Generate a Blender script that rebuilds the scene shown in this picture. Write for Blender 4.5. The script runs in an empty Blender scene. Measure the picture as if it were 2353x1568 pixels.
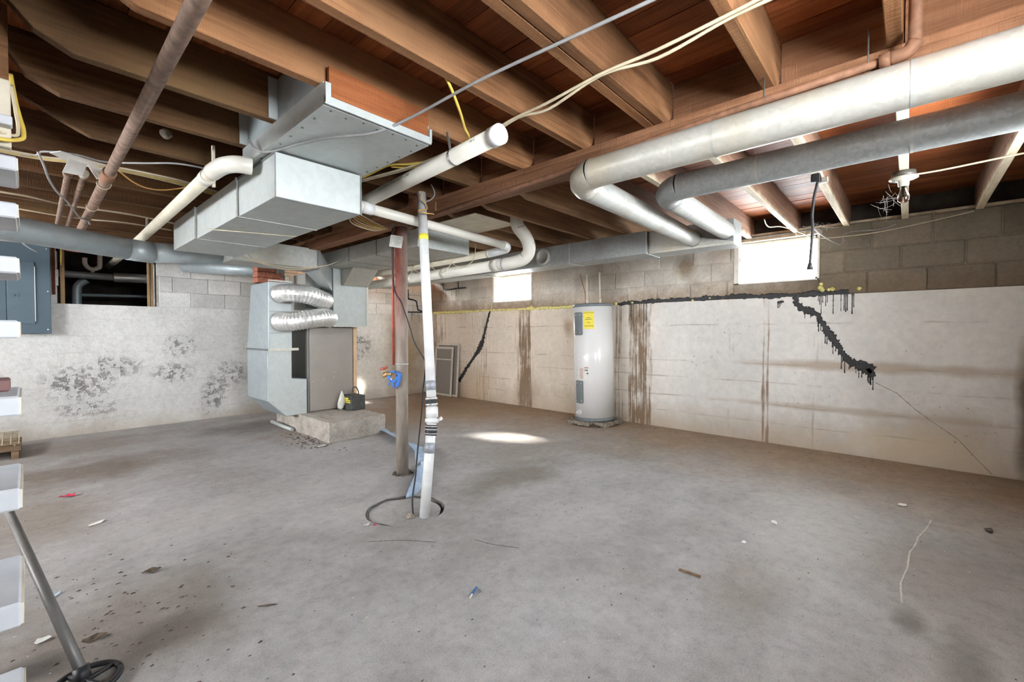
import bpy, bmesh, math, random
from mathutils import Vector, Matrix, noise as mnoise
random.seed(7)
R = math.radians
scene = bpy.context.scene
COL = scene.collection

# ------------------------------------------------------------------ camera
cam_d = bpy.data.cameras.new('camera'); cam = bpy.data.objects.new('camera', cam_d); COL.objects.link(cam)
cam_d.sensor_width = 36.0; cam_d.lens = 1006.9 / 2353 * 36.0; cam_d.clip_start = 0.02
cam.location = (0, 0, 1.21)
cam.rotation_euler = (R(90 - 1.149), 0, R(-47.877))
scene.camera = cam

# ------------------------------------------------------------------ world, sun, daylight portals, exposure
world = bpy.data.worlds.new('overcast_sky'); scene.world = world; world.use_nodes = True
bg = world.node_tree.nodes['Background']
bg.inputs[0].default_value = (0.92, 0.96, 1.0, 1); bg.inputs[1].default_value = 30.0
sd = bpy.data.lights.new('sun', 'SUN'); sun = bpy.data.objects.new('sun', sd); COL.objects.link(sun)
sd.energy = 40.0; sd.angle = R(5.5); sd.color = (1.0, 0.93, 0.82)
sun.rotation_euler = Vector((-1.82, 2.30, -1.95)).to_track_quat('-Z', 'Y').to_euler()
def portal(loc, direction, w, h):
    d = bpy.data.lights.new('daylight_portal', 'AREA'); d.shape = 'RECTANGLE'; d.size = w; d.size_y = h
    d.cycles.is_portal = True
    o = bpy.data.objects.new('daylight_portal', d); COL.objects.link(o); o.location = loc
    o.rotation_euler = Vector(direction).to_track_quat('-Z', 'Z').to_euler()
vs = scene.view_settings
vs.view_transform = 'Standard'; vs.look = 'None'; vs.gamma = 1.0; vs.use_curve_mapping = False
vs.exposure = 1.25
scene.cycles.max_bounces = 8; scene.cycles.diffuse_bounces = 5; scene.cycles.glossy_bounces = 3
scene.cycles.caustics_reflective = False; scene.cycles.caustics_refractive = False; scene.cycles.adaptive_threshold = 0.03

# ------------------------------------------------------------------ helpers: nodes
def new_mat(name):
    m = bpy.data.materials.new(name); m.use_nodes = True
    nt = m.node_tree; nt.nodes.clear()
    out = nt.nodes.new('ShaderNodeOutputMaterial'); b = nt.nodes.new('ShaderNodeBsdfPrincipled')
    nt.links.new(b.outputs[0], out.inputs[0])
    return m, nt, b
class NB:
    """small node-graph builder working on world position"""
    def __init__(s, nt):
        s.nt = nt; g = nt.nodes.new('ShaderNodeNewGeometry'); s.pos = g.outputs['Position']; s.nrm = g.outputs['Normal']
        sep = nt.nodes.new('ShaderNodeSeparateXYZ'); nt.links.new(s.pos, sep.inputs[0])
        s.x, s.y, s.z = sep.outputs
        s.rnd = None; s.cache = {}
    def _in(s, sock, v):
        if isinstance(v, bpy.types.NodeSocket): s.nt.links.new(v, sock)
        else: sock.default_value = v
    def math(s, op, a, b=0.0, c=None, clamp=False):
        n = s.nt.nodes.new('ShaderNodeMath'); n.operation = op; n.use_clamp = clamp
        s._in(n.inputs[0], a); s._in(n.inputs[1], b)
        if c is not None: s._in(n.inputs[2], c)
        return n.outputs[0]
    def mapv(s, scale=(1, 1, 1), off=(0, 0, 0), src=None):
        n = s.nt.nodes.new('ShaderNodeMapping'); s.nt.links.new(src or s.pos, n.inputs[0])
        n.inputs['Scale'].default_value = scale; n.inputs['Location'].default_value = off
        return n.outputs[0]
    def noise(s, scale, stretch=(1, 1, 1), detail=4, rough=0.55, off=(0, 0, 0), dist=0.0):
        key = (scale, stretch, detail, rough, off, dist)
        if key in s.cache: return s.cache[key]
        n = s.nt.nodes.new('ShaderNodeTexNoise'); s.nt.links.new(s.mapv(stretch, off), n.inputs['Vector'])
        n.inputs['Scale'].default_value = scale; n.inputs['Detail'].default_value = detail
        n.inputs['Roughness'].default_value = rough; n.inputs['Distortion'].default_value = dist
        s.cache[key] = n.outputs[0]
        return n.outputs[0]
    def voro(s, scale, stretch=(1, 1, 1), feature='F1', col=False):
        n = s.nt.nodes.new('ShaderNodeTexVoronoi'); s.nt.links.new(s.mapv(stretch), n.inputs['Vector'])
        n.inputs['Scale'].default_value = scale; n.feature = feature
        return n.outputs['Color'] if col else n.outputs['Distance']
    def ramp(s, f, stops, interp='LINEAR'):
        n = s.nt.nodes.new('ShaderNodeValToRGB'); s.nt.links.new(f, n.inputs[0]); cr = n.color_ramp; cr.interpolation = interp
        while len(cr.elements) < len(stops): cr.elements.new(0.5)
        for e, (p, c) in zip(cr.elements, stops):
            e.position = p; e.color = (c, c, c, 1) if isinstance(c, (int, float)) else (*c, 1)
        return n.outputs[0]
    def rng(s, f, a, b, c=0.0, d=1.0):
        n = s.nt.nodes.new('ShaderNodeMapRange'); n.clamp = True; s._in(n.inputs[0], f)
        for i, v in enumerate((a, b, c, d)): n.inputs[i + 1].default_value = v
        return n.outputs[0]
    def mix(s, f, a, b, mode='MIX'):
        n = s.nt.nodes.new('ShaderNodeMixRGB'); n.blend_type = mode; s._in(n.inputs[0], f)
        for sock, v in ((n.inputs[1], a), (n.inputs[2], b)):
            if isinstance(v, bpy.types.NodeSocket): s.nt.links.new(v, sock)
            else: sock.default_value = (v, v, v, 1) if isinstance(v, (int, float)) else (*v, 1)
        return n.outputs[0]
    def mul(s, a, b): return s.math('MULTIPLY', a, b)
    def spot(s, axes, c, r, wob=0.35, nscale=3.0):
        """soft ragged-edged patch (a stain with its own shape) centred at c on two axes"""
        A = {'x': s.x, 'y': s.y, 'z': s.z}
        d0 = s.math('DIVIDE', s.math('SUBTRACT', A[axes[0]], c[0]), r[0]); d1 = s.math('DIVIDE', s.math('SUBTRACT', A[axes[1]], c[1]), r[1])
        d = s.math('SQRT', s.math('ADD', s.mul(d0, d0), s.mul(d1, d1)))
        d = s.math('ADD', d, s.mul(s.math('SUBTRACT', s.noise(nscale, detail=5), 0.5), wob * 4))
        return s.rng(d, 1.15, 0.35)
    def bump(s, b, h, strength=0.3, dist=0.02):
        n = s.nt.nodes.new('ShaderNodeBump'); n.inputs['Strength'].default_value = strength; n.inputs['Distance'].default_value = dist
        s.nt.links.new(h, n.inputs['Height']); s.nt.links.new(n.outputs[0], b.inputs['Normal'])
    def obj_random(s):
        if s.rnd is None:
            n = s.nt.nodes.new('ShaderNodeObjectInfo'); s.rnd = n.outputs['Random']
        return s.rnd
def setc(nb, b, c, rough=0.7, metal=0.0):
    if isinstance(c, bpy.types.NodeSocket): nb.nt.links.new(c, b.inputs['Base Color'])
    else: b.inputs['Base Color'].default_value = (*c, 1)
    if isinstance(rough, bpy.types.NodeSocket): nb.nt.links.new(rough, b.inputs['Roughness'])
    else: b.inputs['Roughness'].default_value = rough
    b.inputs['Metallic'].default_value = metal
M = {}
def plain(name, c, rough=0.6, metal=0.0, var=0.12, scale=14, bump=0.0, trans=0.0, stretch=(1, 1, 1)):
    m, nt, b = new_mat(name); nb = NB(nt)
    n = nb.noise(scale, stretch)
    lo = tuple(max(0, v * (1 - var * 2)) for v in c); hi = tuple(min(1, v * (1 + var)) for v in c)
    setc(nb, b, nb.ramp(n, [(0.3, lo), (0.7, hi)]), rough, metal)
    if bump: nb.bump(b, n, bump, 0.01)
    M[name] = m; return m
def wood(name, dark, light, axis, rough=0.75, blotch=(0.55, 1.15), fine=1.0, rnd=0.25, tint=None):
    m, nt, b = new_mat(name); nb = NB(nt)
    st = {'x': (0.35, 7, 7), 'y': (7, 0.35, 7), 'z': (7, 7, 0.35)}[axis]
    g = nb.noise(6.0 * fine, st, detail=6, rough=0.65, dist=0.6)
    c = nb.ramp(g, [(0.28, dark), (0.72, light)])
    bl = nb.noise(1.6, (0.7, 0.7, 0.7), detail=5)
    c = nb.mix(1.0, c, nb.ramp(bl, [(0.3, blotch[0]), (0.75, blotch[1])]), 'MULTIPLY')
    if tint: c = nb.mix(nb.rng(nb.noise(1.1, off=(5, 3, 1), detail=3), 0.45, 0.68, 0, 0.8), c, tint)
    c = nb.mix(1.0, c, nb.rng(nb.obj_random(), 0, 1, 1 - rnd, 1 + rnd * 0.6), 'MULTIPLY')
    saw = nb.noise(55, {'x': (3, .25, .25), 'y': (.25, 3, .25), 'z': (.25, .25, 3)}[axis], detail=2)
    setc(nb, b, c, rough); b.inputs['Specular IOR Level'].default_value = 0.25
    nb.bump(b, nb.math('ADD', g, nb.mul(saw, 1.0)), 0.5, 0.007)
    M[name] = m; return m
def metal(name, c, rough=0.42, met=0.75, spangle=0.12, scale=26, dirt=None, dirt_amt=0.5):
    m, nt, b = new_mat(name); nb = NB(nt)
    v = nb.voro(scale, col=True)
    bw = nt.nodes.new('ShaderNodeRGBToBW'); nt.links.new(v, bw.inputs[0])
    col = nb.ramp(bw.outputs[0], [(0.0, tuple(x * (1 - spangle) for x in c)), (1.0, tuple(min(1, x * (1 + spangle)) for x in c))])
    n = nb.noise(2.2, detail=5)
    if dirt: col = nb.mix(nb.rng(n, 0.48, 0.72, 0, dirt_amt), col, dirt)
    setc(nb, b, col, nb.rng(nb.noise(9, detail=4), 0.3, 0.7, rough - 0.08, rough + 0.14), met)
    nb.bump(b, nb.noise(3.0, detail=2), 0.12, 0.02)
    M[name] = m; return m

# ------------------------------------------------------------------ materials
wood('joist_wood', (0.15, 0.06, 0.024), (0.40, 0.195, 0.086), 'x', tint=(0.28, 0.145, 0.068))
wood('joist_dusty', (0.08, 0.034, 0.014), (0.235, 0.118, 0.05), 'x', blotch=(0.45, 1.15), tint=(0.16, 0.095, 0.04))
wood('joist_tan_lit', (0.22, 0.12, 0.06), (0.48, 0.29, 0.16), 'x', tint=(0.36, 0.24, 0.13))  # tan joist wood, raised in tone to paint in the window light on it
def m_joist_painted():
    m, nt, b = new_mat('joist_white'); nb = NB(nt)
    g = nb.noise(6, (0.35, 7, 7), detail=6, rough=0.65, dist=0.6)
    side = nb.ramp(g, [(0.28, (0.13, 0.062, 0.036)), (0.72, (0.32, 0.185, 0.115))])
    paint = nb.ramp(nb.noise(8, (0.4, 3, 3), detail=5), [(0.3, (0.46, 0.37, 0.25)), (0.6, (0.70, 0.62, 0.47))])
    sep = nt.nodes.new('ShaderNodeSeparateXYZ'); nt.links.new(nb.nrm, sep.inputs[0])
    drip = nb.rng(nb.math('ADD', nb.z, nb.mul(nb.noise(7, detail=4), 0.10)), 2.34, 2.30)      # limewash brushed over the lower edge
    f = nb.math('MAXIMUM', nb.rng(sep.outputs[2], -0.3, -0.6), nb.mul(drip, 0.75))
    setc(nb, b, nb.mix(f, side, paint), 0.8); nb.bump(b, g, 0.4, 0.006); M['joist_white'] = m
m_joist_painted()
wood('plank_wood', (0.22, 0.058, 0.02), (0.50, 0.165, 0.054), 'y', blotch=(0.55, 1.2), rnd=0.38, rough=0.55)
wood('beam_wood', (0.24, 0.105, 0.05), (0.46, 0.235, 0.125), 'y')
wood('orange_board', (0.25, 0.072, 0.022), (0.43, 0.155, 0.055), 'x', rough=0.5)
wood('stud_wood', (0.36, 0.22, 0.11), (0.58, 0.40, 0.22), 'z')
wood('red_board', (0.12, 0.035, 0.018), (0.22, 0.07, 0.035), 'z')
wood('rough_wood', (0.16, 0.10, 0.06), (0.34, 0.23, 0.14), 'x')
metal('galv', (0.50, 0.54, 0.53), 0.50, 0.30, 0.06, 30)
metal('galv_dull', (0.50, 0.515, 0.485), 0.55, 0.35, 0.12, 34, (0.36, 0.33, 0.25), 0.6)
metal('galv_blue', (0.40, 0.46, 0.48), 0.50, 0.45, 0.08, 20)
metal('galv_white', (0.56, 0.555, 0.50), 0.42, 0.35, 0.10, 60, (0.52, 0.42, 0.24), 0.55)
metal('galv_grey', (0.40, 0.425, 0.42), 0.5, 0.4, 0.16, 70)
metal('flex_foil', (0.82, 0.82, 0.80), 0.36, 0.7, 0.05, 60)
metal('steel_tube', (0.13, 0.127, 0.118), 0.45, 0.25, 0.06, 60)
metal('zinc_strap', (0.62, 0.62, 0.60), 0.35, 0.8, 0.08, 60)
plain('galv_edge', (0.22, 0.23, 0.23), 0.5, 0.5)
plain('iron_brown', (0.29, 0.19, 0.14), 0.75, 0.15, 0.25, 22, 0.3)
plain('iron_pipe', (0.28, 0.135, 0.075), 0.7, 0.1, 0.18, 25, 0.2)
plain('pvc', (0.74, 0.72, 0.64), 0.38, 0, 0.05, 6)
plain('pvc_cream', (0.68, 0.63, 0.50), 0.45, 0, 0.08, 6)
plain('pvc_white', (0.74, 0.75, 0.75), 0.35, 0, 0.08, 12)
plain('taupe', (0.335, 0.305, 0.272), 0.45, 0, 0.04, 5)
plain('taupe_dark', (0.22, 0.21, 0.195), 0.5, 0, 0.05, 5)
plain('tan_edge', (0.72, 0.50, 0.30), 0.6, 0, 0.06)
plain('black', (0.018, 0.018, 0.02), 0.5, 0, 0.1)
plain('rubber', (0.03, 0.03, 0.034), 0.7, 0, 0.1)
plain('grey_tape', (0.33, 0.36, 0.40), 0.45, 0.2, 0.15, 30)
plain('box_black', (0.075, 0.078, 0.075), 0.55, 0.1, 0.2, 20)
plain('yellow_label', (0.86, 0.72, 0.06), 0.5, 0, 0.03)
plain('yellow_wire', (0.72, 0.53, 0.10), 0.45, 0, 0.08)
plain('cream_wire', (0.66, 0.57, 0.40), 0.5, 0, 0.1)
plain('grey_wire', (0.30, 0.30, 0.30), 0.45, 0, 0.08)
plain('red_wire', (0.55, 0.12, 0.07), 0.5, 0, 0.1)
plain('orange_wire', (0.72, 0.40, 0.12), 0.5, 0, 0.1)
plain('heater_white', (0.86, 0.86, 0.85), 0.22, 0, 0.015, 4)
plain('heater_grey', (0.18, 0.205, 0.22), 0.4, 0, 0.06)
plain('panel_blue', (0.075, 0.115, 0.145), 0.55, 0.1, 0.05, 5)
plain('panel_door', (0.085, 0.128, 0.16), 0.5, 0.1, 0.05, 5)
plain('white_paint', (0.60, 0.63, 0.67), 0.55, 0, 0.07, 9, 0.2)
plain('cream_paint', (0.72, 0.66, 0.52), 0.6, 0, 0.08, 9, 0.2)
plain('paper', (0.80, 0.80, 0.76), 0.7, 0, 0.05)
plain('tag_grey', (0.62, 0.62, 0.57), 0.7, 0, 0.12, 30)
plain('ink', (0.05, 0.05, 0.05), 0.6)
plain('ink_grey', (0.30, 0.31, 0.32), 0.6)
plain('ink_red', (0.50, 0.10, 0.10), 0.6)
plain('foam', (0.86, 0.78, 0.30), 0.8, 0, 0.2, 40, 0.6)
plain('foam_white', (0.80, 0.77, 0.66), 0.8, 0, 0.15, 30, 0.6)
plain('tar', (0.020, 0.020, 0.022), 0.42, 0, 0.3, 40, 0.8)
plain('blue_plastic', (0.06, 0.20, 0.62), 0.35, 0, 0.06)
plain('hose_blue', (0.34, 0.47, 0.64), 0.45, 0, 0.12, 20)
plain('brass', (0.42, 0.28, 0.14), 0.45, 0.5, 0.2, 40)
plain('red_paint', (0.50, 0.10, 0.07), 0.5, 0, 0.15)
plain('stone', (0.30, 0.26, 0.21), 0.9, 0, 0.3, 30, 0.8)
plain('leaf', (0.13, 0.095, 0.065), 0.9, 0, 0.4, 30)
plain('grit_dark', (0.12, 0.10, 0.085), 0.9, 0, 0.4, 60)
plain('grit_light', (0.62, 0.60, 0.56), 0.9, 0, 0.1, 60)
def m_grit():
    m, nt, b = new_mat('grit_mixed'); nb = NB(nt)
    setc(nb, b, nb.ramp(nb.noise(31, detail=1), [(0.50, (0.11, 0.095, 0.08)), (0.56, (0.55, 0.53, 0.50))], 'CONSTANT'), 0.9); M['grit_mixed'] = m
m_grit()
plain('crack_pale', (0.56, 0.54, 0.50), 0.9); plain('crack_brown', (0.27, 0.20, 0.15), 0.9)
plain('brick_red', (0.42, 0.15, 0.09), 0.85, 0, 0.2, 30, 0.5)
plain('screen_mesh', (0.27, 0.255, 0.23), 0.75, 0, 0.08, 40)
plain('screen_frame', (0.74, 0.70, 0.61), 0.5, 0.2, 0.08)
plain('porcelain', (0.52, 0.50, 0.42), 0.35, 0, 0.12, 20)
plain('dark_metal', (0.12, 0.115, 0.10), 0.5, 0.3, 0.2)
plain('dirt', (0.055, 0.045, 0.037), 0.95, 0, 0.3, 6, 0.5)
plain('maroon', (0.20, 0.10, 0.095), 0.6, 0, 0.1)
plain('red_scrap', (0.62, 0.05, 0.09), 0.5); plain('blue_scrap', (0.05, 0.18, 0.42), 0.5); plain('pale_blue', (0.42, 0.62, 0.74), 0.6)
plain('sill_wood', (0.50, 0.40, 0.28), 0.8, 0, 0.2, 12)
plain('window_paint', (0.82, 0.80, 0.74), 0.6, 0, 0.06)

def m_glass():
    m = bpy.data.materials.new('pane_glass'); m.use_nodes = True; nt = m.node_tree; nt.nodes.clear()
    o = nt.nodes.new('ShaderNodeOutputMaterial'); mx = nt.nodes.new('ShaderNodeMixShader'); t = nt.nodes.new('ShaderNodeBsdfTransparent'); g = nt.nodes.new('ShaderNodeBsdfGlossy')
    g.inputs['Roughness'].default_value = 0.05; mx.inputs[0].default_value = 0.07
    t.inputs[0].default_value = (0.97, 0.98, 0.98, 1)
    nt.links.new(t.outputs[0], mx.inputs[1]); nt.links.new(g.outputs[0], mx.inputs[2]); nt.links.new(mx.outputs[0], o.inputs[0])
    M['pane_glass'] = m
m_glass()
def m_bulb():
    m, nt, b = new_mat('bulb_glass'); b.inputs['Base Color'].default_value = (0.95, 0.94, 0.9, 1); b.inputs['Roughness'].default_value = 0.04
    b.inputs['Transmission Weight'].default_value = 1.0; b.inputs['IOR'].default_value = 1.35; M['bulb_glass'] = m
m_bulb()

def m_floor():
    m, nt, b = new_mat('concrete_floor'); nb = NB(nt)
    big = nb.noise(0.7, detail=6, rough=0.6)
    c = nb.ramp(big, [(0.30, (0.30, 0.285, 0.27)), (0.5, (0.40, 0.392, 0.385)), (0.72, (0.48, 0.478, 0.475))])
    mid = nb.noise(5, detail=6, rough=0.7)
    c = nb.mix(1.0, c, nb.ramp(mid, [(0.25, 0.78), (0.75, 1.12)]), 'MULTIPLY')
    # brown damp stain along the right wall and near the back wall / stair
    w = nb.math('ADD', nb.x, nb.mul(nb.math('SUBTRACT', nb.noise(0.9, detail=5), 0.5), 1.9))
    br = nb.rng(w, 3.7, 5.0, 0, 0.92)
    c = nb.mix(br, c, nb.ramp(mid, [(0.3, (0.27, 0.19, 0.125)), (0.7, (0.41, 0.30, 0.205))]))
    for (cx, cy), (rx, ry), col, a in (
        ((2.75, 2.45), (0.75, 0.30), (0.185, 0.158, 0.128), 0.75), ((3.3, 2.9), (0.6, 0.4), (0.24, 0.205, 0.165), 0.5),
        ((3.3, 5.6), (1.5, 1.2), (0.36, 0.265, 0.18), 0.75), ((4.4, 5.4), (0.9, 1.3), (0.30, 0.215, 0.145), 0.75),
        ((0.25, 5.3), (0.9, 0.5), (0.15, 0.115, 0.085), 0.75), ((0.15, 2.35), (0.55, 0.55), (0.20, 0.168, 0.14), 0.8),
        ((0.3, 6.5), (0.9, 0.5), (0.22, 0.185, 0.15), 0.6), ((0.05, 4.2), (0.35, 0.7), (0.22, 0.18, 0.14), 0.6),
        ((2.3, 0.55), (0.45, 0.22), (0.22, 0.178, 0.145), 0.45), ((-0.02, 2.30), (0.16, 0.10), (0.05, 0.045, 0.04), 0.85), ((2.25, -0.18), (0.30, 0.10), (0.11, 0.09, 0.075), 0.5), ((2.45, -0.02), (0.12, 0.07), (0.10, 0.08, 0.07), 0.6), ((0.30, 2.20), (0.30, 0.14), (0.13, 0.11, 0.09), 0.6), ((2.95, -0.1), (0.5, 0.35), (0.24, 0.195, 0.16), 0.4), ((1.9, 6.2), (0.7, 0.4), (0.15, 0.14, 0.13), 0.7)):
        c = nb.mix(nb.mul(nb.spot('xy', (cx, cy), (rx, ry)), a), c, col)
    for (cx, cy), (rx, ry), a in (((3.3, 0.45), (0.9, 0.35), 0.6), ((1.5, 2.75), (0.5, 0.3), 0.5), ((2.4, 1.6), (0.6, 0.3), 0.4), ((1.0, 3.4), (0.9, 0.4), 0.4)):
        c = nb.mix(nb.mul(nb.spot('xy', (cx, cy), (rx, ry)), a), c, (0.52, 0.51, 0.49))
    # aggregate speckle and pits
    sp = nb.noise(150, detail=4, rough=0.8)
    c = nb.mix(1.0, c, nb.ramp(sp, [(0.30, 0.60), (0.47, 0.98), (0.58, 1.02), (0.72, 1.25)]), 'MULTIPLY')
    mo = nb.noise(16, detail=6, rough=0.75, off=(3, 3, 0)); c = nb.mix(1.0, c, nb.ramp(mo, [(0.3, 0.80), (0.5, 1.0), (0.7, 1.10)]), 'MULTIPLY')
    pitm = nb.mul(nb.rng(nb.noise(30, detail=4, off=(2, 7, 1)), 0.69, 0.74), nb.rng(nb.noise(2.2, off=(9, 2, 0), detail=5), 0.45, 0.60))
    c = nb.mix(nb.mul(pitm, 0.7), c, (0.12, 0.105, 0.09))
    setc(nb, b, c, nb.rng(mid, 0.3, 0.7, 0.62, 0.9)); b.inputs['Specular IOR Level'].default_value = 0.3
    h = nb.math('ADD', nb.mul(sp, 0.5), nb.mul(mid, 0.8)); h = nb.math('SUBTRACT', h, nb.mul(pitm, 0.9))
    nb.bump(b, h, 0.45, 0.008); M['concrete_floor'] = m
m_floor()

def m_wall_right():
    m, nt, b = new_mat('stained_white_concrete'); nb = NB(nt)
    n1 = nb.noise(1.4, detail=6); n2 = nb.noise(14, detail=5, rough=0.7)
    # whitewash is yellower on the far half and cooler towards the near half
    fy = nb.rng(nb.y, 2.0, 3.4)
    base = nb.mix(fy, (0.80, 0.785, 0.75), (0.80, 0.71, 0.60))
    c = nb.mix(1.0, base, nb.ramp(n1, [(0.3, 0.84), (0.7, 1.06)]), 'MULTIPLY')
    c = nb.mix(1.0, c, nb.ramp(n2, [(0.25, 0.88), (0.6, 1.03)]), 'MULTIPLY')
    # brown seepage at the foot and along form lines
    foot = nb.rng(nb.math('ADD', nb.z, nb.mul(nb.math('SUBTRACT', n1, 0.5), 0.6)), 0.34, -0.06, 0, 0.75)
    c = nb.mix(foot, c, (0.42, 0.33, 0.225))
    form = None
    for z0 in (0.22, 0.42, 0.66, 0.86, 1.30):
        d = nb.math('ABSOLUTE', nb.math('SUBTRACT', nb.math('ADD', nb.z, nb.mul(nb.math('SUBTRACT', nb.noise(2.0, (1, 1, .3), detail=5), 0.5), 0.045)), z0))
        f = nb.rng(d, 0.012, 0.002)
        form = f if form is None else nb.math('MAXIMUM', form, f)
    form = nb.mul(form, nb.rng(nb.noise(3.2, off=(1, 1, 7), detail=5), 0.42, 0.62))
    c = nb.mix(nb.mul(form, 0.6), c, (0.33, 0.27, 0.21))
    # vertical seepage streaks: density along y, broken by thin columns of noise
    L = 7.95
    dens = [(-0.72, .2), (-0.55, .3), (-0.3, .38), (0.1, .30), (0.5, .38), (0.69, .5), (0.72, .85), (0.755, .3), (0.95, .2), (1.1, .3), (1.13, 1), (1.18, 1), (1.22, .3), (1.47, .5), (1.53, .8), (1.6, .35),
            (2.2, .3), (2.42, .4), (2.48, 1), (2.63, 1.25), (2.78, 1.25), (2.82, .3), (2.93, .95), (3.0, .9), (3.1, .2), (4.2, .15), (4.46, .55), (4.52, 1.3), (4.72, 1.25), (4.85, .55), (5.2, .5), (5.5, .85), (5.62, .9), (5.9, .7), (6.3, .35), (6.85, .95), (7.1, 1)]
    t = nb.rng(nb.y, -0.72, -0.72 + L); 
    parts = []
    half = len(dens) // 2
    for seg in (dens[:half + 1], dens[half:]):
        a, e = seg[0][0], seg[-1][0]
        tt = nb.rng(nb.y, a, e)
        r = nb.ramp(tt, [((yy - a) / (e - a), v / 1.3) for yy, v in seg])
        inside = nb.mul(nb.math('GREATER_THAN', nb.y, a), nb.math('LESS_THAN', nb.y, e))
        parts.append(nb.mul(r, inside))
    D = nb.mul(nb.math('ADD', parts[0], parts[1]), 1.3)
    col1 = nb.noise(34, (0, 1, 0.03), detail=3, rough=0.65, dist=0.35)
    col2 = nb.noise(10, (0, 1, 0.07), detail=5, rough=0.65, off=(0, 4, 1), dist=0.5)
    s = nb.math('ADD', nb.mul(col1, 0.62), nb.mul(col2, 0.38))
    zv = nb.rng(nb.noise(3.0, (0, 1.5, 0.8), detail=6, rough=0.7, off=(0, 1, 5)), 0.30, 0.65, 0.62, 1.12)
    thr = nb.math('SUBTRACT', 0.78, nb.mul(nb.mul(D, zv), 0.37))
    streak = nb.math('MULTIPLY', nb.math('SUBTRACT', s, thr), 6.5, clamp=True)
    streak = nb.mul(streak, nb.rng(nb.math('ADD', nb.z, nb.mul(col2, 1.2)), 2.35, 1.9, 0.7, 1.0))
    c = nb.mix(nb.mul(streak, 0.93), c, nb.mix(nb.rng(nb.y, 0.5, 2.2), (0.30, 0.20, 0.135), (0.21, 0.135, 0.075)))
    # patches of bare/damp concrete with their own shapes
    for (cy, cz), (ry, rz), col, a in (((-0.25, 0.33), (0.55, 0.22), (0.50, 0.43, 0.34), .7), ((-0.72, 0.45), (0.07, 0.7), (0.20, 0.155, 0.11), .9),
        ((3.78, 1.28), (0.10, 0.14), (0.45, 0.33, 0.22), .9), ((5.9, 0.25), (0.6, 0.35), (0.50, 0.38, 0.25), .6), ((7.05, 0.6), (0.22, 0.9), (0.33, 0.23, 0.13), .75), ((0.3, 0.87), (1.3, 0.055), (0.46, 0.37, 0.28), .75), ((0.4, 0.43), (1.4, 0.04), (0.46, 0.38, 0.29), .6), ((-0.1, 0.15), (0.5, 0.2), (0.62, 0.50, 0.34), .6), ((4.6, 0.2), (0.25, 0.3), (0.27, 0.20, 0.14), .6)):
        c = nb.mix(nb.mul(nb.spot('yz', (cy, cz), (ry, rz)), a), c, col)
    # flaked spots
    fl = nb.mul(nb.rng(nb.noise(30, detail=4), 0.66, 0.70), nb.rng(nb.noise(1.8, off=(2, 2, 2)), 0.55, 0.62))
    c = nb.mix(nb.mul(fl, 0.7), c, (0.20, 0.17, 0.15))
    setc(nb, b, c, 0.85); b.inputs['Specular IOR Level'].default_value = 0.25
    h = nb.math('SUBTRACT', nb.math('ADD', nb.mul(n2, 0.5), nb.mul(n1, 0.6)), nb.math('ADD', nb.mul(form, 0.5), nb.mul(fl, 0.4)))
    nb.bump(b, h, 0.35, 0.01); M['stained_white_concrete'] = m
m_wall_right()

def m_wall_back():
    m, nt, b = new_mat('peeling_white_render'); nb = NB(nt)
    n1 = nb.noise(1.2, detail=6); n2 = nb.noise(18, detail=6, rough=0.75); n3 = nb.noise(5, detail=6, rough=0.7)
    base = nb.mix(nb.rng(nb.x, 2.5, 4.2), (0.70, 0.70, 0.675), (0.80, 0.755, 0.68))
    c = nb.mix(1.0, base, nb.ramp(n1, [(0.28, 0.82), (0.7, 1.1)]), 'MULTIPLY')
    c = nb.mix(1.0, c, nb.ramp(n2, [(0.28, 0.82), (0.55, 1.03)]), 'MULTIPLY')
    foot = nb.rng(nb.math('ADD', nb.z, nb.mul(nb.math('SUBTRACT', n1, 0.5), 0.5)), 0.22, -0.02, 0, 0.65)
    c = nb.mix(foot, c, (0.36, 0.30, 0.22))
    pe = None
    for cx, cz, rx, rz in ((0.47, 0.30, .28, .10), (0.74, 0.78, .30, .13), (1.38, 1.03, .16, .16), (1.3, .66, .28, .14), (0.42, .62, .32, .22), (1.75, .33, .16, .3), (2.0, .6, .25, .2), (3.9, .95, .35, .25), (3.5, 1.2, .4, .2)):
        s = nb.spot('xz', (cx, cz), (rx, rz), 0.3, 2.5); pe = s if pe is None else nb.math('MAXIMUM', pe, s)
    chip = nb.mul(pe, nb.rng(nb.noise(16, detail=6, rough=0.75, off=(4, 0, 4)), 0.53, 0.60))
    c = nb.mix(nb.mul(pe, 0.28), c, (0.42, 0.43, 0.44)); c = nb.mix(nb.mul(chip, 0.7), c, (0.20, 0.18, 0.165))
    dr = nb.rng(nb.spot('xz', (4.95, 0.75), (0.55, 0.95)), 0, 1, 0, 0.85)
    c = nb.mix(dr, c, (0.40, 0.29, 0.165))
    setc(nb, b, c, 0.85); b.inputs['Specular IOR Level'].default_value = 0.25
    # faint courses of block under the render
    zz = nb.math('ABSOLUTE', nb.math('SUBTRACT', nb.math('FRACT', nb.math('DIVIDE', nb.math('ADD', nb.z, nb.mul(n3, 0.06)), 0.20)), 0.5))
    jt = nb.rng(zz, 0.47, 0.5)
    h = nb.math('SUBTRACT', nb.math('ADD', nb.mul(n2, 0.6), nb.mul(n3, 0.9)), nb.math('ADD', nb.mul(chip, 0.8), nb.mul(jt, 0.12)))
    nb.bump(b, h, 0.9, 0.02); M['peeling_white_render'] = m
m_wall_back()

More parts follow.
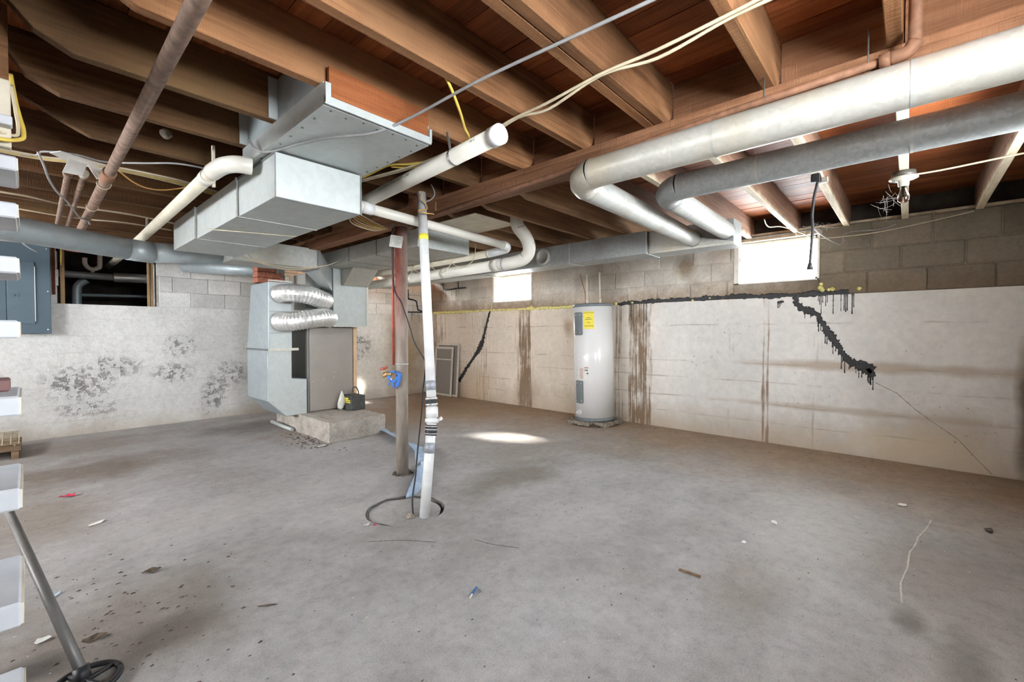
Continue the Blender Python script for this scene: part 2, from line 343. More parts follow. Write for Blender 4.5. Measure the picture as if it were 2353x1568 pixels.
def m_block(name, grey):
    m, nt, b = new_mat(name); nb = NB(nt)
    n1 = nb.noise(2.2, detail=6); n2 = nb.noise(40, detail=4, rough=0.7); n3 = nb.noise(7, detail=6, rough=0.7)
    if grey:
        lime = nb.rng(nb.math('ADD', nb.y, nb.mul(nb.math('SUBTRACT', n1, 0.5), 1.2)), 0.6, 2.0)
        base = nb.mix(lime, (0.235, 0.20, 0.15), (0.76, 0.72, 0.64))
        st = nb.rng(nb.math('ADD', nb.math('SUBTRACT', nb.z, 1.59), nb.mul(nb.math('SUBTRACT', n3, 0.5), 0.42)), 0.26, 0.02, 0, 0.85)
        base = nb.mix(st, base, nb.mix(lime, (0.19, 0.14, 0.095), (0.36, 0.255, 0.16)))
        dk = nb.mul(nb.spot('yz', (3.2, 1.95), (0.5, 0.26)), 0.75); base = nb.mix(dk, base, (0.27, 0.225, 0.17))
        ex = nb.mul(nb.spot('yz', (2.05, 2.0), (0.16, 0.15), 0.2, 5), 0.9); base = nb.mix(ex, base, (0.33, 0.25, 0.17))
        ln = nb.mul(nb.spot('yz', (6.95, 1.9), (0.35, 0.5)), 0.8); base = nb.mix(ln, base, (0.20, 0.15, 0.10))
    else:
        base = nb.mix(nb.rng(nb.x, 2.5, 4.2), (0.68, 0.68, 0.655), (0.78, 0.735, 0.66))
    c = nb.mix(1.0, base, nb.ramp(n1, [(0.28, 0.80), (0.72, 1.14)]), 'MULTIPLY')
    c = nb.mix(1.0, c, nb.ramp(n2, [(0.3, 0.84), (0.6, 1.04)]), 'MULTIPLY')
    c = nb.mix(1.0, c, nb.rng(nb.obj_random(), 0, 1, 0.84, 1.1), 'MULTIPLY')
    setc(nb, b, c, 0.9); b.inputs['Specular IOR Level'].default_value = 0.2
    nb.bump(b, nb.math('ADD', n3, nb.mul(n2, 0.5)), 0.5, 0.01); M[name] = m
m_block('block_grey', True); m_block('block_white', False)
plain('mortar', (0.36, 0.31, 0.25), 0.95, 0, 0.2, 20, 0.5); plain('mortar_white', (0.50, 0.48, 0.44), 0.95, 0, 0.15, 20, 0.5)
def m_pad():
    m, nt, b = new_mat('pad_concrete'); nb = NB(nt)
    n1 = nb.noise(6, detail=6, rough=0.7); n2 = nb.noise(45, detail=3)
    c = nb.ramp(n1, [(0.28, (0.27, 0.24, 0.20)), (0.5, (0.44, 0.41, 0.36)), (0.75, (0.55, 0.52, 0.47))])
    c = nb.mix(1.0, c, nb.ramp(n2, [(0.3, 0.8), (0.6, 1.05)]), 'MULTIPLY')
    setc(nb, b, c, 0.95); nb.bump(b, nb.math('ADD', n1, nb.mul(n2, 0.4)), 0.7, 0.015); M['pad_concrete'] = m
m_pad()
def m_post():
    m, nt, b = new_mat('post_paint'); nb = NB(nt)
    n = nb.noise(20, (1, 1, 0.25), detail=5)
    red = nb.ramp(n, [(0.3, (0.16, 0.03, 0.02)), (0.7, (0.33, 0.09, 0.06))]); gry = nb.ramp(n, [(0.3, (0.23, 0.185, 0.15)), (0.7, (0.40, 0.35, 0.30))])
    f = nb.rng(nb.math('ADD', nb.z, nb.mul(nb.math('SUBTRACT', nb.noise(3, detail=4), 0.5), 0.9)), 1.05, 1.65)
    side = nb.rng(nb.math('ADD', nb.math('SUBTRACT', nb.mul(nb.x, 0.67), nb.mul(nb.y, 0.742)), 0.94), -0.02, 0.045, 1.0, 0.25)
    c = nb.mix(nb.mul(f, side), gry, red)
    setc(nb, b, c, 0.7); nb.bump(b, n, 0.3, 0.005); M['post_paint'] = m
m_post()

# ------------------------------------------------------------------ helpers: geometry (world coordinates)
class MB:
    def __init__(s): s.v = []; s.f = []; s.sm = []
    def add(s, vs, fs, smooth=False):
        o = len(s.v); s.v += [Vector(p) for p in vs]; s.f += [tuple(i + o for i in f) for f in fs]; s.sm += [smooth] * len(fs); return s
    def hexa(s, p): return s.add(p, [(0, 3, 2, 1), (4, 5, 6, 7), (0, 1, 5, 4), (1, 2, 6, 5), (2, 3, 7, 6), (3, 0, 4, 7)])
    def box(s, x0, x1, y0, y1, z0, z1):
        return s.hexa([(x0, y0, z0), (x1, y0, z0), (x1, y1, z0), (x0, y1, z0), (x0, y0, z1), (x1, y0, z1), (x1, y1, z1), (x0, y1, z1)])
    def obox(s, c, size, rot):
        m = rot.to_matrix() if hasattr(rot, 'to_matrix') else rot
        a, b_, d = (q / 2 for q in size); c = Vector(c)
        return s.hexa([c + m @ Vector(p) for p in ((-a, -b_, -d), (a, -b_, -d), (a, b_, -d), (-a, b_, -d), (-a, -b_, d), (a, -b_, d), (a, b_, d), (-a, b_, d))])
    def prism(s, poly, axis, a, b):
        n = len(poly)
        def P(u, w, t): return {'x': (t, u, w), 'y': (u, t, w), 'z': (u, w, t)}[axis]
        vs = [P(u, w, a) for u, w in poly] + [P(u, w, b) for u, w in poly]
        fs = [tuple(range(n)), tuple(range(2 * n - 1, n - 1, -1))] + [(i, i + n, (i + 1) % n + n, (i + 1) % n) for i in range(n)]
        return s.add(vs, fs)
    def tube(s, pts, r, n=10, cap=True, smooth=True):
        pts = [Vector(p) for p in pts]; k = len(pts)
        rs = r if isinstance(r, (list, tuple)) else [r] * k
        tang = [(pts[min(i + 1, k - 1)] - pts[max(i - 1, 0)]).normalized() for i in range(k)]
        up = Vector((0, 0, 1)) if abs(tang[0].z) < 0.9 else Vector((1, 0, 0))
        u = tang[0].cross(up).normalized(); vs = []
        for i in range(k):
            u = (u - tang[i] * u.dot(tang[i])).normalized(); w = tang[i].cross(u)
            for j in range(n):
                a = 2 * math.pi * j / n; vs.append(pts[i] + (u * math.cos(a) + w * math.sin(a)) * rs[i])
        fs = [(i * n + j, i * n + (j + 1) % n, (i + 1) * n + (j + 1) % n, (i + 1) * n + j) for i in range(k - 1) for j in range(n)]
        s.add(vs, fs, smooth)
        if cap:
            o = len(s.v) - len(vs)
            s.f += [tuple(o + j for j in range(n - 1, -1, -1)), tuple(o + (k - 1) * n + j for j in range(n))]; s.sm += [False, False]
        return s
    def lathe(s, prof, c=(0, 0, 0), n=24, rot=None, smooth=True):
        m = rot.to_matrix() if rot else Matrix.Identity(3); c = Vector(c); k = len(prof)
        vs = [c + m @ Vector((r * math.cos(2 * math.pi * j / n), r * math.sin(2 * math.pi * j / n), z)) for r, z in prof for j in range(n)]
        fs = [(i * n + j, i * n + (j + 1) % n, (i + 1) * n + (j + 1) % n, (i + 1) * n + j) for i in range(k - 1) for j in range(n)]
        s.add(vs, fs, smooth)
        o = len(s.v) - len(vs); s.f += [tuple(o + j for j in range(n - 1, -1, -1)), tuple(o + (k - 1) * n + j for j in range(n))]; s.sm += [False, False]
        return s
    def build(s, name, mat, parent=None, bevel=0.0, sharp=True):
        off = Vector(parent['_o']) if parent is not None and '_o' in parent else Vector((0, 0, 0))
        me = bpy.data.meshes.new(name); me.from_pydata([tuple(p - off) for p in s.v], [], s.f)
        me.polygons.foreach_set('use_smooth', s.sm)
        bm = bmesh.new(); bm.from_mesh(me); bmesh.ops.recalc_face_normals(bm, faces=bm.faces)
        if bevel: bmesh.ops.bevel(bm, geom=[e for e in bm.edges if len(e.link_faces) == 2 and e.calc_face_angle(0) > 0.5], offset=bevel, segments=1, affect='EDGES')
        bm.to_mesh(me); bm.free()
        me.materials.append(M[mat]); o = bpy.data.objects.new(name, me); COL.objects.link(o)
        if parent is not None:
            o.parent = parent; o['_o'] = tuple(off)
        return o
def tag(o, label, cat=None, group=None):
    o['label'] = label
    if cat: o['category'] = cat
    if group: o['group'] = group
    return o
def thing(name, loc, label, cat, group=None):
    o = bpy.data.objects.new(name, None); COL.objects.link(o); o.location = loc; o['_o'] = tuple(loc); o.empty_display_size = 0.1
    return tag(o, label, cat, group)
def one(name, mb, mat, label, cat, group=None, bevel=0.0):
    """a thing that is a single mesh, with its origin at its base"""
    lo = Vector((sum(p.x for p in mb.v) / len(mb.v), sum(p.y for p in mb.v) / len(mb.v), min(p.z for p in mb.v)))
    for i in range(len(mb.v)): mb.v[i] = mb.v[i] - lo
    o = mb.build(name, mat, None, bevel); o.location = lo
    return tag(o, label, cat, group)
def struct(name, mb, mat, bevel=0.0):
    o = mb.build(name, mat, None, bevel); o['kind'] = 'structure'; return o
def smooth_path(pts, sub=6):
    """Catmull-Rom through the points"""
    P = [Vector(p) for p in pts]; out = []
    for i in range(len(P) - 1):
        p0 = P[max(i - 1, 0)]; p1 = P[i]; p2 = P[i + 1]; p3 = P[min(i + 2, len(P) - 1)]
        for k in range(sub):
            t = k / sub
            out.append(0.5 * ((2 * p1) + (p2 - p0) * t + (2 * p0 - 5 * p1 + 4 * p2 - p3) * t * t + (3 * p1 - p0 - 3 * p2 + p3) * t ** 3))
    out.append(P[-1]); return out
def sag(a, b, d, n=8):
    a = Vector(a); b = Vector(b); return [a.lerp(b, i / n) - Vector((0, 0, d * 4 * (i / n) * (1 - i / n))) for i in range(n + 1)]
def text_geo(txt, size):
    cu = bpy.data.curves.new('lettering', 'FONT'); cu.body = txt; cu.size = size; cu.resolution_u = 2; cu.align_x = 'CENTER'; cu.align_y = 'CENTER'
    o = bpy.data.objects.new('lettering', cu); me = o.to_mesh()
    vs = [v.co.copy() for v in me.vertices]; fs = [tuple(p.vertices) for p in me.polygons]
    o.to_mesh_clear(); bpy.data.objects.remove(o); bpy.data.curves.remove(cu)
    return vs, fs

# ================================================================== THE SETTING
XR, YB, YS, XW = 5.427, 7.234, -0.72, -3.3
ZJ, ZT = 2.25, 2.475          # underside of joists, underside of the floor boards

# ---- floor with the round sump pit
def build_floor():
    cx, cy, r, n = 1.715, 2.53, 0.262, 48
    mb = MB(); S = 0.5
    ring = []; sq = []
    for j in range(n):
        a = 2 * math.pi * j / n; rr = r * (1 + 0.025 * mnoise.noise((math.cos(a) * 3, math.sin(a) * 3, 1)))
        ring.append((cx + rr * math.cos(a), cy + rr * math.sin(a), 0))
        k = 1 / max(abs(math.cos(a)), abs(math.sin(a))); sq.append((cx + S * k * math.cos(a), cy + S * k * math.sin(a), 0))
    low = [(x, y, -0.16) for x, y, z in ring]
    mb.add(ring + sq + low, [(j, j + n, (j + 1) % n + n, (j + 1) % n) for j in range(n)] + [(j, (j + 1) % n, (j + 1) % n + 2 * n, j + 2 * n) for j in range(n)] + [tuple(range(2 * n, 3 * n))])
    xs = [XW, cx - S, cx + S, 5.75]; ys = [YS - 0.3, cy - S, cy + S, 7.6]
    for i in range(3):
        for k in range(3):
            if i == 1 and k == 1: continue
            mb.add([(xs[i], ys[k], 0), (xs[i + 1], ys[k], 0), (xs[i + 1], ys[k + 1], 0), (xs[i], ys[k + 1], 0)], [(0, 1, 2, 3)])
    return struct('floor', mb, 'concrete_floor')
floor = build_floor()

# ---- right wall: poured lower part + courses of block above it
WIN = [(0.68, 1.49, 1.75, 2.215), (4.48, 5.385, 1.72, 2.175)]      # y0, y1, z0, z1 of the two openings
wr = MB(); wr.box(XR, 5.72, YS, 7.5, 0, 1.588)
prev = YS
for (y0, y1, z0, z1) in WIN:
    wr.box(5.462, 5.70, prev, y0, 1.588, 2.27); wr.box(5.462, 5.70, y0, y1, z1, 2.27); prev = y1
wr.box(5.462, 5.70, prev, 7.5, 1.588, 2.27)
wall_right = struct('wall_right', wr, 'stained_white_concrete')
for (y0, y1, z0, z1) in WIN: MB().box(XR + 0.006, 5.70, y0 + 0.001, y1 - 0.001, 1.589, z0 - 0.001).build('sill_block', 'block_grey', wall_right, bevel=0.004)
bn = MB().box(5.40, 5.71, YS, 7.4, 2.27, 2.29).build('sill_plate', 'sill_wood', wall_right)
MB().box(5.52, 5.60, YS, 7.4, 2.29, 2.48).build('rim_joist', 'dirt', wall_right)
courses = [(1.592, 1.797), (1.805, 2.012), (2.02, 2.268)]
random.seed(3)
for ci, (za, zb) in enumerate(courses):
    y = -0.569 - 0.42 * 2 + (0.21 if ci == 1 else 0.0) + (0.03 if ci == 0 else 0)
    while y < 7.3:
        segs = [(max(y + 0.005, YS), min(y + 0.415, YB))]
        for (w0, w1, z0, z1) in WIN:
            if zb > 1.6 and za < z1 - 0.03:
                ns = []
                for a, b_ in segs:
                    if b_ <= w0 or a >= w1: ns.append((a, b_))
                    else:
                        if a < w0: ns.append((a, w0))
                        if b_ > w1: ns.append((w1, b_))
                segs = ns
            elif zb > z0 - 0.15 and zb <= z0 + 0.02: pass
        for a, b_ in segs:
            if b_ - a < 0.03: continue
            j = random.uniform(-0.003, 0.004)
            zb2 = zb
            for (w0, w1, z0, z1) in WIN:
                if b_ > w0 and a < w1 and za < z0 and zb > z0: zb2 = z0 - 0.002
            MB().box(XR + 0.008 + j, 5.47, a, b_, za, zb2).build('block', 'block_grey', wall_right, bevel=0.006)
        y += 0.42
MB().box(5.447, 5.465, YS, 7.234, 1.588, 1.72).build('mortar_bed', 'block_grey', wall_right)
m_ = MB(); prev = YS
for (y0, y1, z0, z1) in WIN:
    m_.box(5.447, 5.465, prev, y0, 1.7, 2.27); prev = y1
m_.box(5.447, 5.465, prev, 7.234, 1.7, 2.27); m_.build('mortar_joints', 'block_grey', wall_right)

# ---- windows
def window(name, y0, y1, z0, z1):
    w = MB()
    w.box(5.49, 5.53, y0, y0 + 0.045, z0, z1).box(5.49, 5.53, y1 - 0.045, y1, z0, z1).box(5.49, 5.53, y0, y1, z0, z0 + 0.035).box(5.49, 5.53, y0, y1, z1 - 0.035, z1)
    o = struct(name, w, 'window_paint')
    MB().box(5.508, 5.512, y0 + 0.045, y1 - 0.045, z0 + 0.035, z1 - 0.035).build('pane', 'pane_glass', o)
    MB().box(5.43, 5.49, y1 - 0.05, y1 - 0.002, z0, z1).build('jamb', 'window_paint', o)
    MB().box(5.43, 5.49, y0 + 0.002, y0 + 0.02, z0, z1).build('jamb', 'window_paint', o)
    MB().box(5.43, 5.49, y0, y1, z0 - 0.001, z0 + 0.012).build('window_sill', 'window_paint', o)
    MB().box(5.40, 5.49, y0 - 0.02, y1 + 0.03, z1, z1 + 0.03).build('head_board', 'sill_wood', o)
    # foam squeezed out beside the jamb
    random.seed(5); f = MB()
    f.tube([(5.455, y1 - 0.055 - 0.006 * math.sin(i * 2.1), z0 + (z1 - z0) * i / 16) for i in range(17)], [0.012 + 0.007 * random.random() for _ in range(17)], 7)
    f.build('foam_bead', 'foam_white', o)
    portal((5.60, (y0 + y1) / 2, (z0 + z1) / 2), (-1, 0, 0), y1 - y0, z1 - z0)
    return o
window('window_1', *WIN[1]); window('window_2', *WIN[0])

# ---- back wall: rendered lower part, painted block above, with the crawl-space opening
wb = MB(); wb.box(XW, 5.72, YB, 7.5, 0, 1.54)
HX0, HX1 = 0.262, 1.10
wb.box(XW, HX0 - 0.03, 7.255, 7.5, 1.54, 2.30).box(HX1 + 0.03, 5.72, 7.255, 7.5, 1.54, 2.30)
wall_back = struct('wall_back', wb, 'peeling_white_render')
random.seed(11)
for ci in range(4):
    za, zb = 1.543 + 0.2 * ci, 1.537 + 0.2 * (ci + 1); zb = min(zb, 2.30)
    x = -2.9 + (0.2 if ci % 2 else 0)
    while x < 5.42:
        a, b_ = x + 0.004, min(x + 0.396, 5.43)
        for (p, q) in ([(a, min(b_, HX0 - 0.03 + random.uniform(-.03, .02)))] if a < HX0 - 0.03 else []) + ([(max(a, HX1 + 0.03 + random.uniform(-.01, .03)), b_)] if b_ > HX1 + 0.03 else []):
            if q - p > 0.03: MB().box(p, q, YB + 0.004 + random.uniform(-0.003, 0.003), 7.27, za, zb).build('block', 'block_white', wall_back, bevel=0.005)
        x += 0.4
MB().box(XW, HX0 - 0.03, 7.246, 7.26, 1.54, 2.30).box(HX1 + 0.03, 5.43, 7.246, 7.26, 1.54, 2.30).build('mortar_joints', 'mortar_white', wall_back)
# crawl space behind the opening
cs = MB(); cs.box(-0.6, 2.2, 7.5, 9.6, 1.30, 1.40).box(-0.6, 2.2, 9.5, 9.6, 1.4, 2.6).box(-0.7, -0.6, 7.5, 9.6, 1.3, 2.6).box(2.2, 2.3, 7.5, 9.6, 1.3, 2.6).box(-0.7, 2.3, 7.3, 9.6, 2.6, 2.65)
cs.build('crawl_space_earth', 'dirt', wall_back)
MB().box(0.262, 0.298, 7.225, 7.30, 1.54, 2.30).build('stud', 'stud_wood', wall_back)
MB().box(1.045, 1.062, 7.225, 7.30, 1.54, 2.30).build('stud', 'stud_wood', wall_back)
MB().box(1.068, 1.10, 7.235, 7.32, 1.54, 2.30).build('stud', 'stud_wood', wall_back)
MB().box(0.195, 0.222, 7.205, 7.232, 1.64, 2.30).build('mounting_board', 'red_board', wall_back)

# ---- unseen walls (behind and left of the camera) with openings added to let in fill daylight
def wall_openings(name, axis, c0, c1, a0, a1, ops, mat):
    mb = MB(); prev = a0
    def bx(u0, u1, z0, z1):
        if axis == 'y': mb.box(u0, u1, c0, c1, z0, z1)
        else: mb.box(c0, c1, u0, u1, z0, z1)
    for (u0, u1, z0, z1) in ops:
        bx(prev, u0, 0, 2.5)
        if z0 > 0: bx(u0, u1, 0, z0)
        bx(u0, u1, z1, 2.5); prev = u1
    bx(prev, a1, 0, 2.5)
    return struct(name, mb, mat)
front_fill_ops = [(0.35, 1.35, 1.5, 2.1), (2.8, 3.5, 1.5, 2.1)]
wall_openings('wall_front', 'y', -0.96, YS, XW, 5.72, front_fill_ops, 'stained_white_concrete')
for (u0, u1, z0, z1) in front_fill_ops: portal(((u0 + u1) / 2, -1.0, (z0 + z1) / 2), (0, 1, 0), u1 - u0, z1 - z0)
left_fill_ops = [(3.0, 4.6, 1.35, 2.1), (5.6, 6.4, 1.45, 2.1)]
struct('added_sun_shade', MB().box(-0.2, 5.2, -2.25, -0.961, 2.42, 2.50), 'white_paint')      # unseen slab added outside to keep the sun out of the front openings
wall_openings('wall_left', 'x', XW - 0.25, XW, -0.96, 7.5, left_fill_ops, 'stained_white_concrete')
for (u0, u1, z0, z1) in left_fill_ops: portal((XW - 0.27, (u0 + u1) / 2, (z0 + z1) / 2), (1, 0, 0), u1 - u0, z1 - z0)

# ---- ceiling: boards, joists, blocking
ceil = MB(); ceil.box(XW - 0.25, 5.75, -0.98, 7.55, 2.515, 2.60)
ceiling = struct('ceiling', ceil, 'plank_wood')
random.seed(21)
x = XW
while x < 5.6:
    w = random.choice((0.085, 0.10, 0.10, 0.125, 0.14))
    MB().box(x + 0.0015, x + w - 0.0015, -0.96, 7.4, ZT + random.uniform(-0.002, 0.003), 2.514).build('plank', 'plank_wood', ceiling)
    x += w
def joist_left(y0, y1, mat, xk=None, xe=XW):
    """span left of the beam; rounded end on the beam, tapered end by the stair opening when xk is given"""
    e = 2.235
    p = [(e, ZT), (e, ZJ + 0.10), (e - 0.015, ZJ + 0.05), (e - 0.05, ZJ + 0.015), (e - 0.10, ZJ)]
    if xk is not None: p += [(xk, ZJ), (xk - 0.10, ZJ + 0.045), (-0.06, ZJ + 0.15), (-0.06, ZT)]
    else: p += [(xe, ZJ), (xe, ZT)]
    MB().prism(p, 'y', y0, y1).build('joist', mat, ceiling, bevel=0.003)
T = 0.047
joist_left(-0.42 - T, -0.42, 'joist_wood'); joist_left(0.028, 0.028 + T, 'joist_wood'); joist_left(0.432, 0.432 + T, 'joist_wood')
joist_left(0.911, 0.959, 'joist_wood'); joist_left(0.962, 1.010, 'joist_wood')
joist_left(1.377, 1.425, 'joist_wood'); joist_left(1.832, 1.880, 'joist_wood', 0.25)
joist_left(2.322, 2.370, 'joist_dusty', 0.13); joist_left(2.757, 2.805, 'joist_dusty', 0.11); joist_left(3.227, 3.275, 'joist_dusty', 0.24)
for k, y in enumerate((3.70, 4.18, 4.66, 5.12, 5.58, 6.04, 6.50, 6.96)): joist_left(y, y + T, 'joist_dusty')
def joist_right(y0, mat, xk=2.48):
    p = [(5.52, ZT), (5.52, ZJ + 0.04), (5.41, ZJ + 0.04), (5.41, ZJ), (xk + 0.16, ZJ), (xk, ZJ + 0.055), (2.26, ZJ + 0.055), (2.26, ZT)]
    MB().prism(p, 'y', y0, y0 + T).build('joist', mat, ceiling, bevel=0.003)
for y in (-0.455, 0.012, 0.44, 0.86): joist_right(y, 'joist_white')
for y in (1.30, 1.74): joist_right(y, 'joist_white')
for y in (2.20, 2.63, 3.07, 3.5, 3.95, 4.4, 4.85, 5.3, 5.75, 6.2, 6.65, 7.05): joist_right(y, 'joist_tan_lit')
ys = [-0.42, 0.028, 0.432, 0.911, 1.377, 1.832, 2.322, 2.757, 3.227, 3.70, 4.18, 4.66, 5.12, 5.58, 6.04, 6.50, 6.96]
for a, b_ in zip(ys[:-1], ys[1:]):
    MB().box(2.236, 2.258, a + (0.105 if a == 0.911 else 0.052), b_ - 0.004, ZJ + 0.03, ZT - 0.003).build('blocking', 'beam_wood', ceiling)
# trimmer and header of the stair opening
MB().box(-0.105, -0.062, 0.5, 3.69, 2.255, ZT).build('trimmer', 'joist_dusty', ceiling)
MB().box(-1.0, -0.034, 2.60, 2.645, 2.175, ZT).build('header', 'joist_wood', ceiling)
for y, z in ((4.47, 2.30), (4.95, 2.30)):
    pass

# ================================================================== THINGS
# ---- main beam with plies
bm_ = thing('support_beam', (2.125, 3.2, 2.116), 'long brown timber girder carrying the joist ends above the steel post', 'beam')
MB().box(2.06, 2.19, -0.68, 3.02, 2.116, 2.185).build('lower_plank', 'beam_wood', bm_, bevel=0.003)
MB().box(2.062, 2.192, 3.024, 7.2, 2.112, 2.18).build('lower_plank', 'beam_wood', bm_, bevel=0.003)
MB().box(2.128, 2.188, -0.68, 7.2, 2.186, 2.249).build('upper_plank', 'beam_wood', bm_)
MB().box(2.045, 2.06, 2.62, 3.5, 2.118, 2.18).build('splice_plate', 'beam_wood', bm_)

# ---- steel post
po = thing('steel_post', (2.135, 3.195, 0), 'round steel column, red at the top and bare brown below, under the girder', 'post')
MB().lathe([(0.051, 0.0), (0.051, 2.095)], (2.135, 3.195, 0), 28).build('shaft', 'post_paint', po)
MB().box(2.065, 2.205, 3.11, 3.28, 2.095, 2.111).build('top_plate', 'iron_brown', po)
MB().tube([(2.096, 3.262, 0.93), (2.096, 3.262, 2.09)], 0.011, 8).build('seam_pipe', 'red_paint', po)
MB().lathe([(0.056, 0), (0.056, 0.010)], (2.135, 3.195, 0.935), 28).build('perforated_strap', 'zinc_strap', po)
random.seed(2); db = MB()
for i in range(9):
    a = i * 0.7; db.lathe([(0.02 * random.random() + 0.012, 0), (0.004, 0.012 + 0.012 * random.random())], (2.135 + 0.066 * math.cos(a), 3.195 + 0.066 * math.sin(a), 0.0005), 6, smooth=False)
db.build('base_rubble', 'grit_dark', po)
# hang tag
tg = thing('paper_tag', (2.07, 3.13, 1.90), 'small printed white notice hanging on the red end of the post', 'tag')
fr = Vector((-0.742, -0.67, 0)); rt = Vector((0.67, -0.742, 0))
def card(mb, c, w, h, th, tilt=0.0):
    c = Vector(c); q = rt * math.cos(tilt) + Vector((0, 0, 1)) * math.sin(tilt); u = Vector((0, 0, 1)) * math.cos(tilt) - rt * math.sin(tilt)
    P = [c + q * a * w / 2 + u * b_ * h / 2 for a, b_ in ((-1, -1), (1, -1), (1, 1), (-1, 1))]
    return mb.hexa([p for p in P] + [p + fr * th for p in P])
tc = Vector((2.135, 3.195, 1.967)) + fr * 0.054 + rt * -0.028
card(MB(), tc, 0.105, 0.098, 0.003, -0.16).build('sheet', 'tag_grey', tg)
ln = MB()
for i in range(6):
    card(ln, tc + Vector((0, 0, 0.03 - i * 0.012)) + fr * 0.0028 + rt * 0.004, 0.07 - 0.012 * (i % 3), 0.003, 0.0008, -0.16)
ln.build('print_line', 'ink_grey', tg)
one('thin_cord', MB().tube(smooth_path([(2.074, 3.20, 2.1), (2.06, 3.215, 1.98), (2.075, 3.22, 1.6), (2.10, 3.14, 1.45), (2.16, 3.11, 1.25), (2.20, 3.10, 1.12), (2.19, 2.95, 0.98), (1.98, 2.66, 0.92), (1.90, 2.58, 0.805)], 8), 0.0055, 6), 'rubber', 'thin black cord running from the post to the white pump pipe', 'cord')

# ---- valve and blue clamp at the post
vc = Vector((2.135, 3.195, 0.86)) + fr * 0.06 - rt * 0.07
va = thing('hose_valve', vc - rt * 0.05, 'brass garden valve with a red round handle hanging beside the steel post', 'valve')
MB().tube([vc - rt * 0.075 + Vector((0, 0, -0.02)), vc - rt * 0.04, vc], [0.018, 0.02, 0.02], 10).build('body', 'brass', va)
MB().tube([vc - rt * 0.062 + Vector((0, 0, 0.0)), vc - rt * 0.062 + Vector((0, 0, 0.042))], 0.010, 8).build('stem', 'brass', va)
hm = MB(); hc = vc - rt * 0.066 + Vector((0, 0, 0.048))
hm.tube([hc + (rt * math.cos(a) + fr * math.sin(a)) * 0.026 + Vector((0, 0, 0.010 * math.cos(a))) for a in [i * math.pi / 6 for i in range(13)]], 0.008, 6)
hm.tube([hc - rt * 0.026, hc + rt * 0.026], 0.005, 6).tube([hc - fr * 0.026, hc + fr * 0.026], 0.005, 6)
hm.build('handle', 'red_paint', va)
bcp = thing('blue_clamp', vc - Vector((0, 0, 0.06)), 'bright blue plastic hanger clip strapped to the steel post', 'clamp')
cl = MB(); cc = vc + Vector((0, 0, -0.02)) + rt * 0.012
pts = []
for i in range(15): 
    a = R(60) + i * R(300) / 14; pts.append(cc + rt * 0.034 * math.cos(a) + Vector((0, 0, 0.042 * math.sin(a))))
def ribbon(mb, pts, w, th, nrm):
    k = len(pts); V = []
    for i in range(k):
        t = (pts[min(i + 1, k - 1)] - pts[max(i - 1, 0)]).normalized(); s_ = nrm.cross(t).normalized()
        V += [pts[i] + nrm * w / 2 + s_ * th / 2, pts[i] + nrm * w / 2 - s_ * th / 2, pts[i] - nrm * w / 2 - s_ * th / 2, pts[i] - nrm * w / 2 + s_ * th / 2]
    F = []
    for i in range(k - 1):
        for j in range(4): F.append((i * 4 + j, i * 4 + (j + 1) % 4, i * 4 + 4 + (j + 1) % 4, i * 4 + 4 + j))
    F += [(3, 2, 1, 0), tuple((k - 1) * 4 + j for j in range(4))]
    return mb.add(V, F)
ribbon(cl, pts, 0.03, 0.016, fr); cl.build('ring', 'blue_plastic', bcp)
c2 = MB(); ribbon(c2, [cc + rt * 0.03 + Vector((0, 0, 0.03)), cc + rt * 0.055 + Vector((0, 0, 0.022)), cc + rt * 0.05 - Vector((0, 0, 0.03)), cc + rt * 0.03 - Vector((0, 0, 0.085))], 0.03, 0.026, fr); c2.build('arm', 'blue_plastic', bcp)
c3 = MB(); ribbon(c3, [cc - rt * 0.025 - Vector((0, 0, 0.04)), cc - rt * 0.040 - Vector((0, 0, 0.075))], 0.02, 0.010, fr); ribbon(c3, [cc + rt * 0.0 - Vector((0, 0, 0.045)), cc + rt * 0.005 - Vector((0, 0, 0.10))], 0.02, 0.014, fr); c3.build('prong', 'blue_plastic', bcp)

# ---- sump pump pipe and pit
sp = thing('sump_pipe', (1.742, 2.36, -0.02), 'leaning white plastic pump pipe with dark rubber couplings rising from the floor pit', 'pipe')
K = Vector((2.008, 2.455, 0.655)); B0 = Vector((1.742, 2.36, -0.05)); T0 = Vector((1.985, 2.705, 2.245))
def at(t, a, b_): return a.lerp(b_, t)
K2 = B0.lerp(T0, 0.30) + rt * 0.062
MB().tube([B0, K2], 0.034, 16).build('lower_pipe', 'pvc_white', sp)
MB().tube([K2, T0], 0.034, 16).build('upper_pipe', 'pvc_white', sp)
MB().tube([K2.lerp(B0, 0.02), K2.lerp(T0, 0.035)], 0.042, 16).build('check_valve', 'pvc_white', sp)
MB().tube([K2.lerp(B0, 0.07), K2.lerp(B0, 0.03)], 0.0465, 16).build('union_collar', 'pvc_white', sp)
MB().tube([K2.lerp(B0, 0.05) + rt * 0.04, K2.lerp(B0, 0.04) + rt * 0.07 + Vector((0, 0, 0.012))], 0.012, 8).build('valve_tab', 'pvc_white', sp)
for par, (a, b_), rr, mt in ((B0, (0.09, 0.19), 0.041, 'rubber'), (T0, (0.04, 0.075), 0.041, 'rubber')):
    MB().tube([K2.lerp(par, a), K2.lerp(par, b_)], rr, 16).build('rubber_coupling', mt, sp)
for par, t in ((B0, 0.105), (B0, 0.135), (B0, 0.175), (T0, 0.045), (T0, 0.07)):
    MB().tube([K2.lerp(par, t - 0.005), K2.lerp(par, t + 0.005)], 0.0425, 16).build('hose_clamp', 'zinc_strap', sp)
for par, (a, b_) in ((B0, (0.26, 0.36)), (T0, (0.105, 0.145))):
    MB().tube([K2.lerp(par, a), K2.lerp(par, b_)], 0.0352, 16).build('tape_band', 'grey_tape', sp)
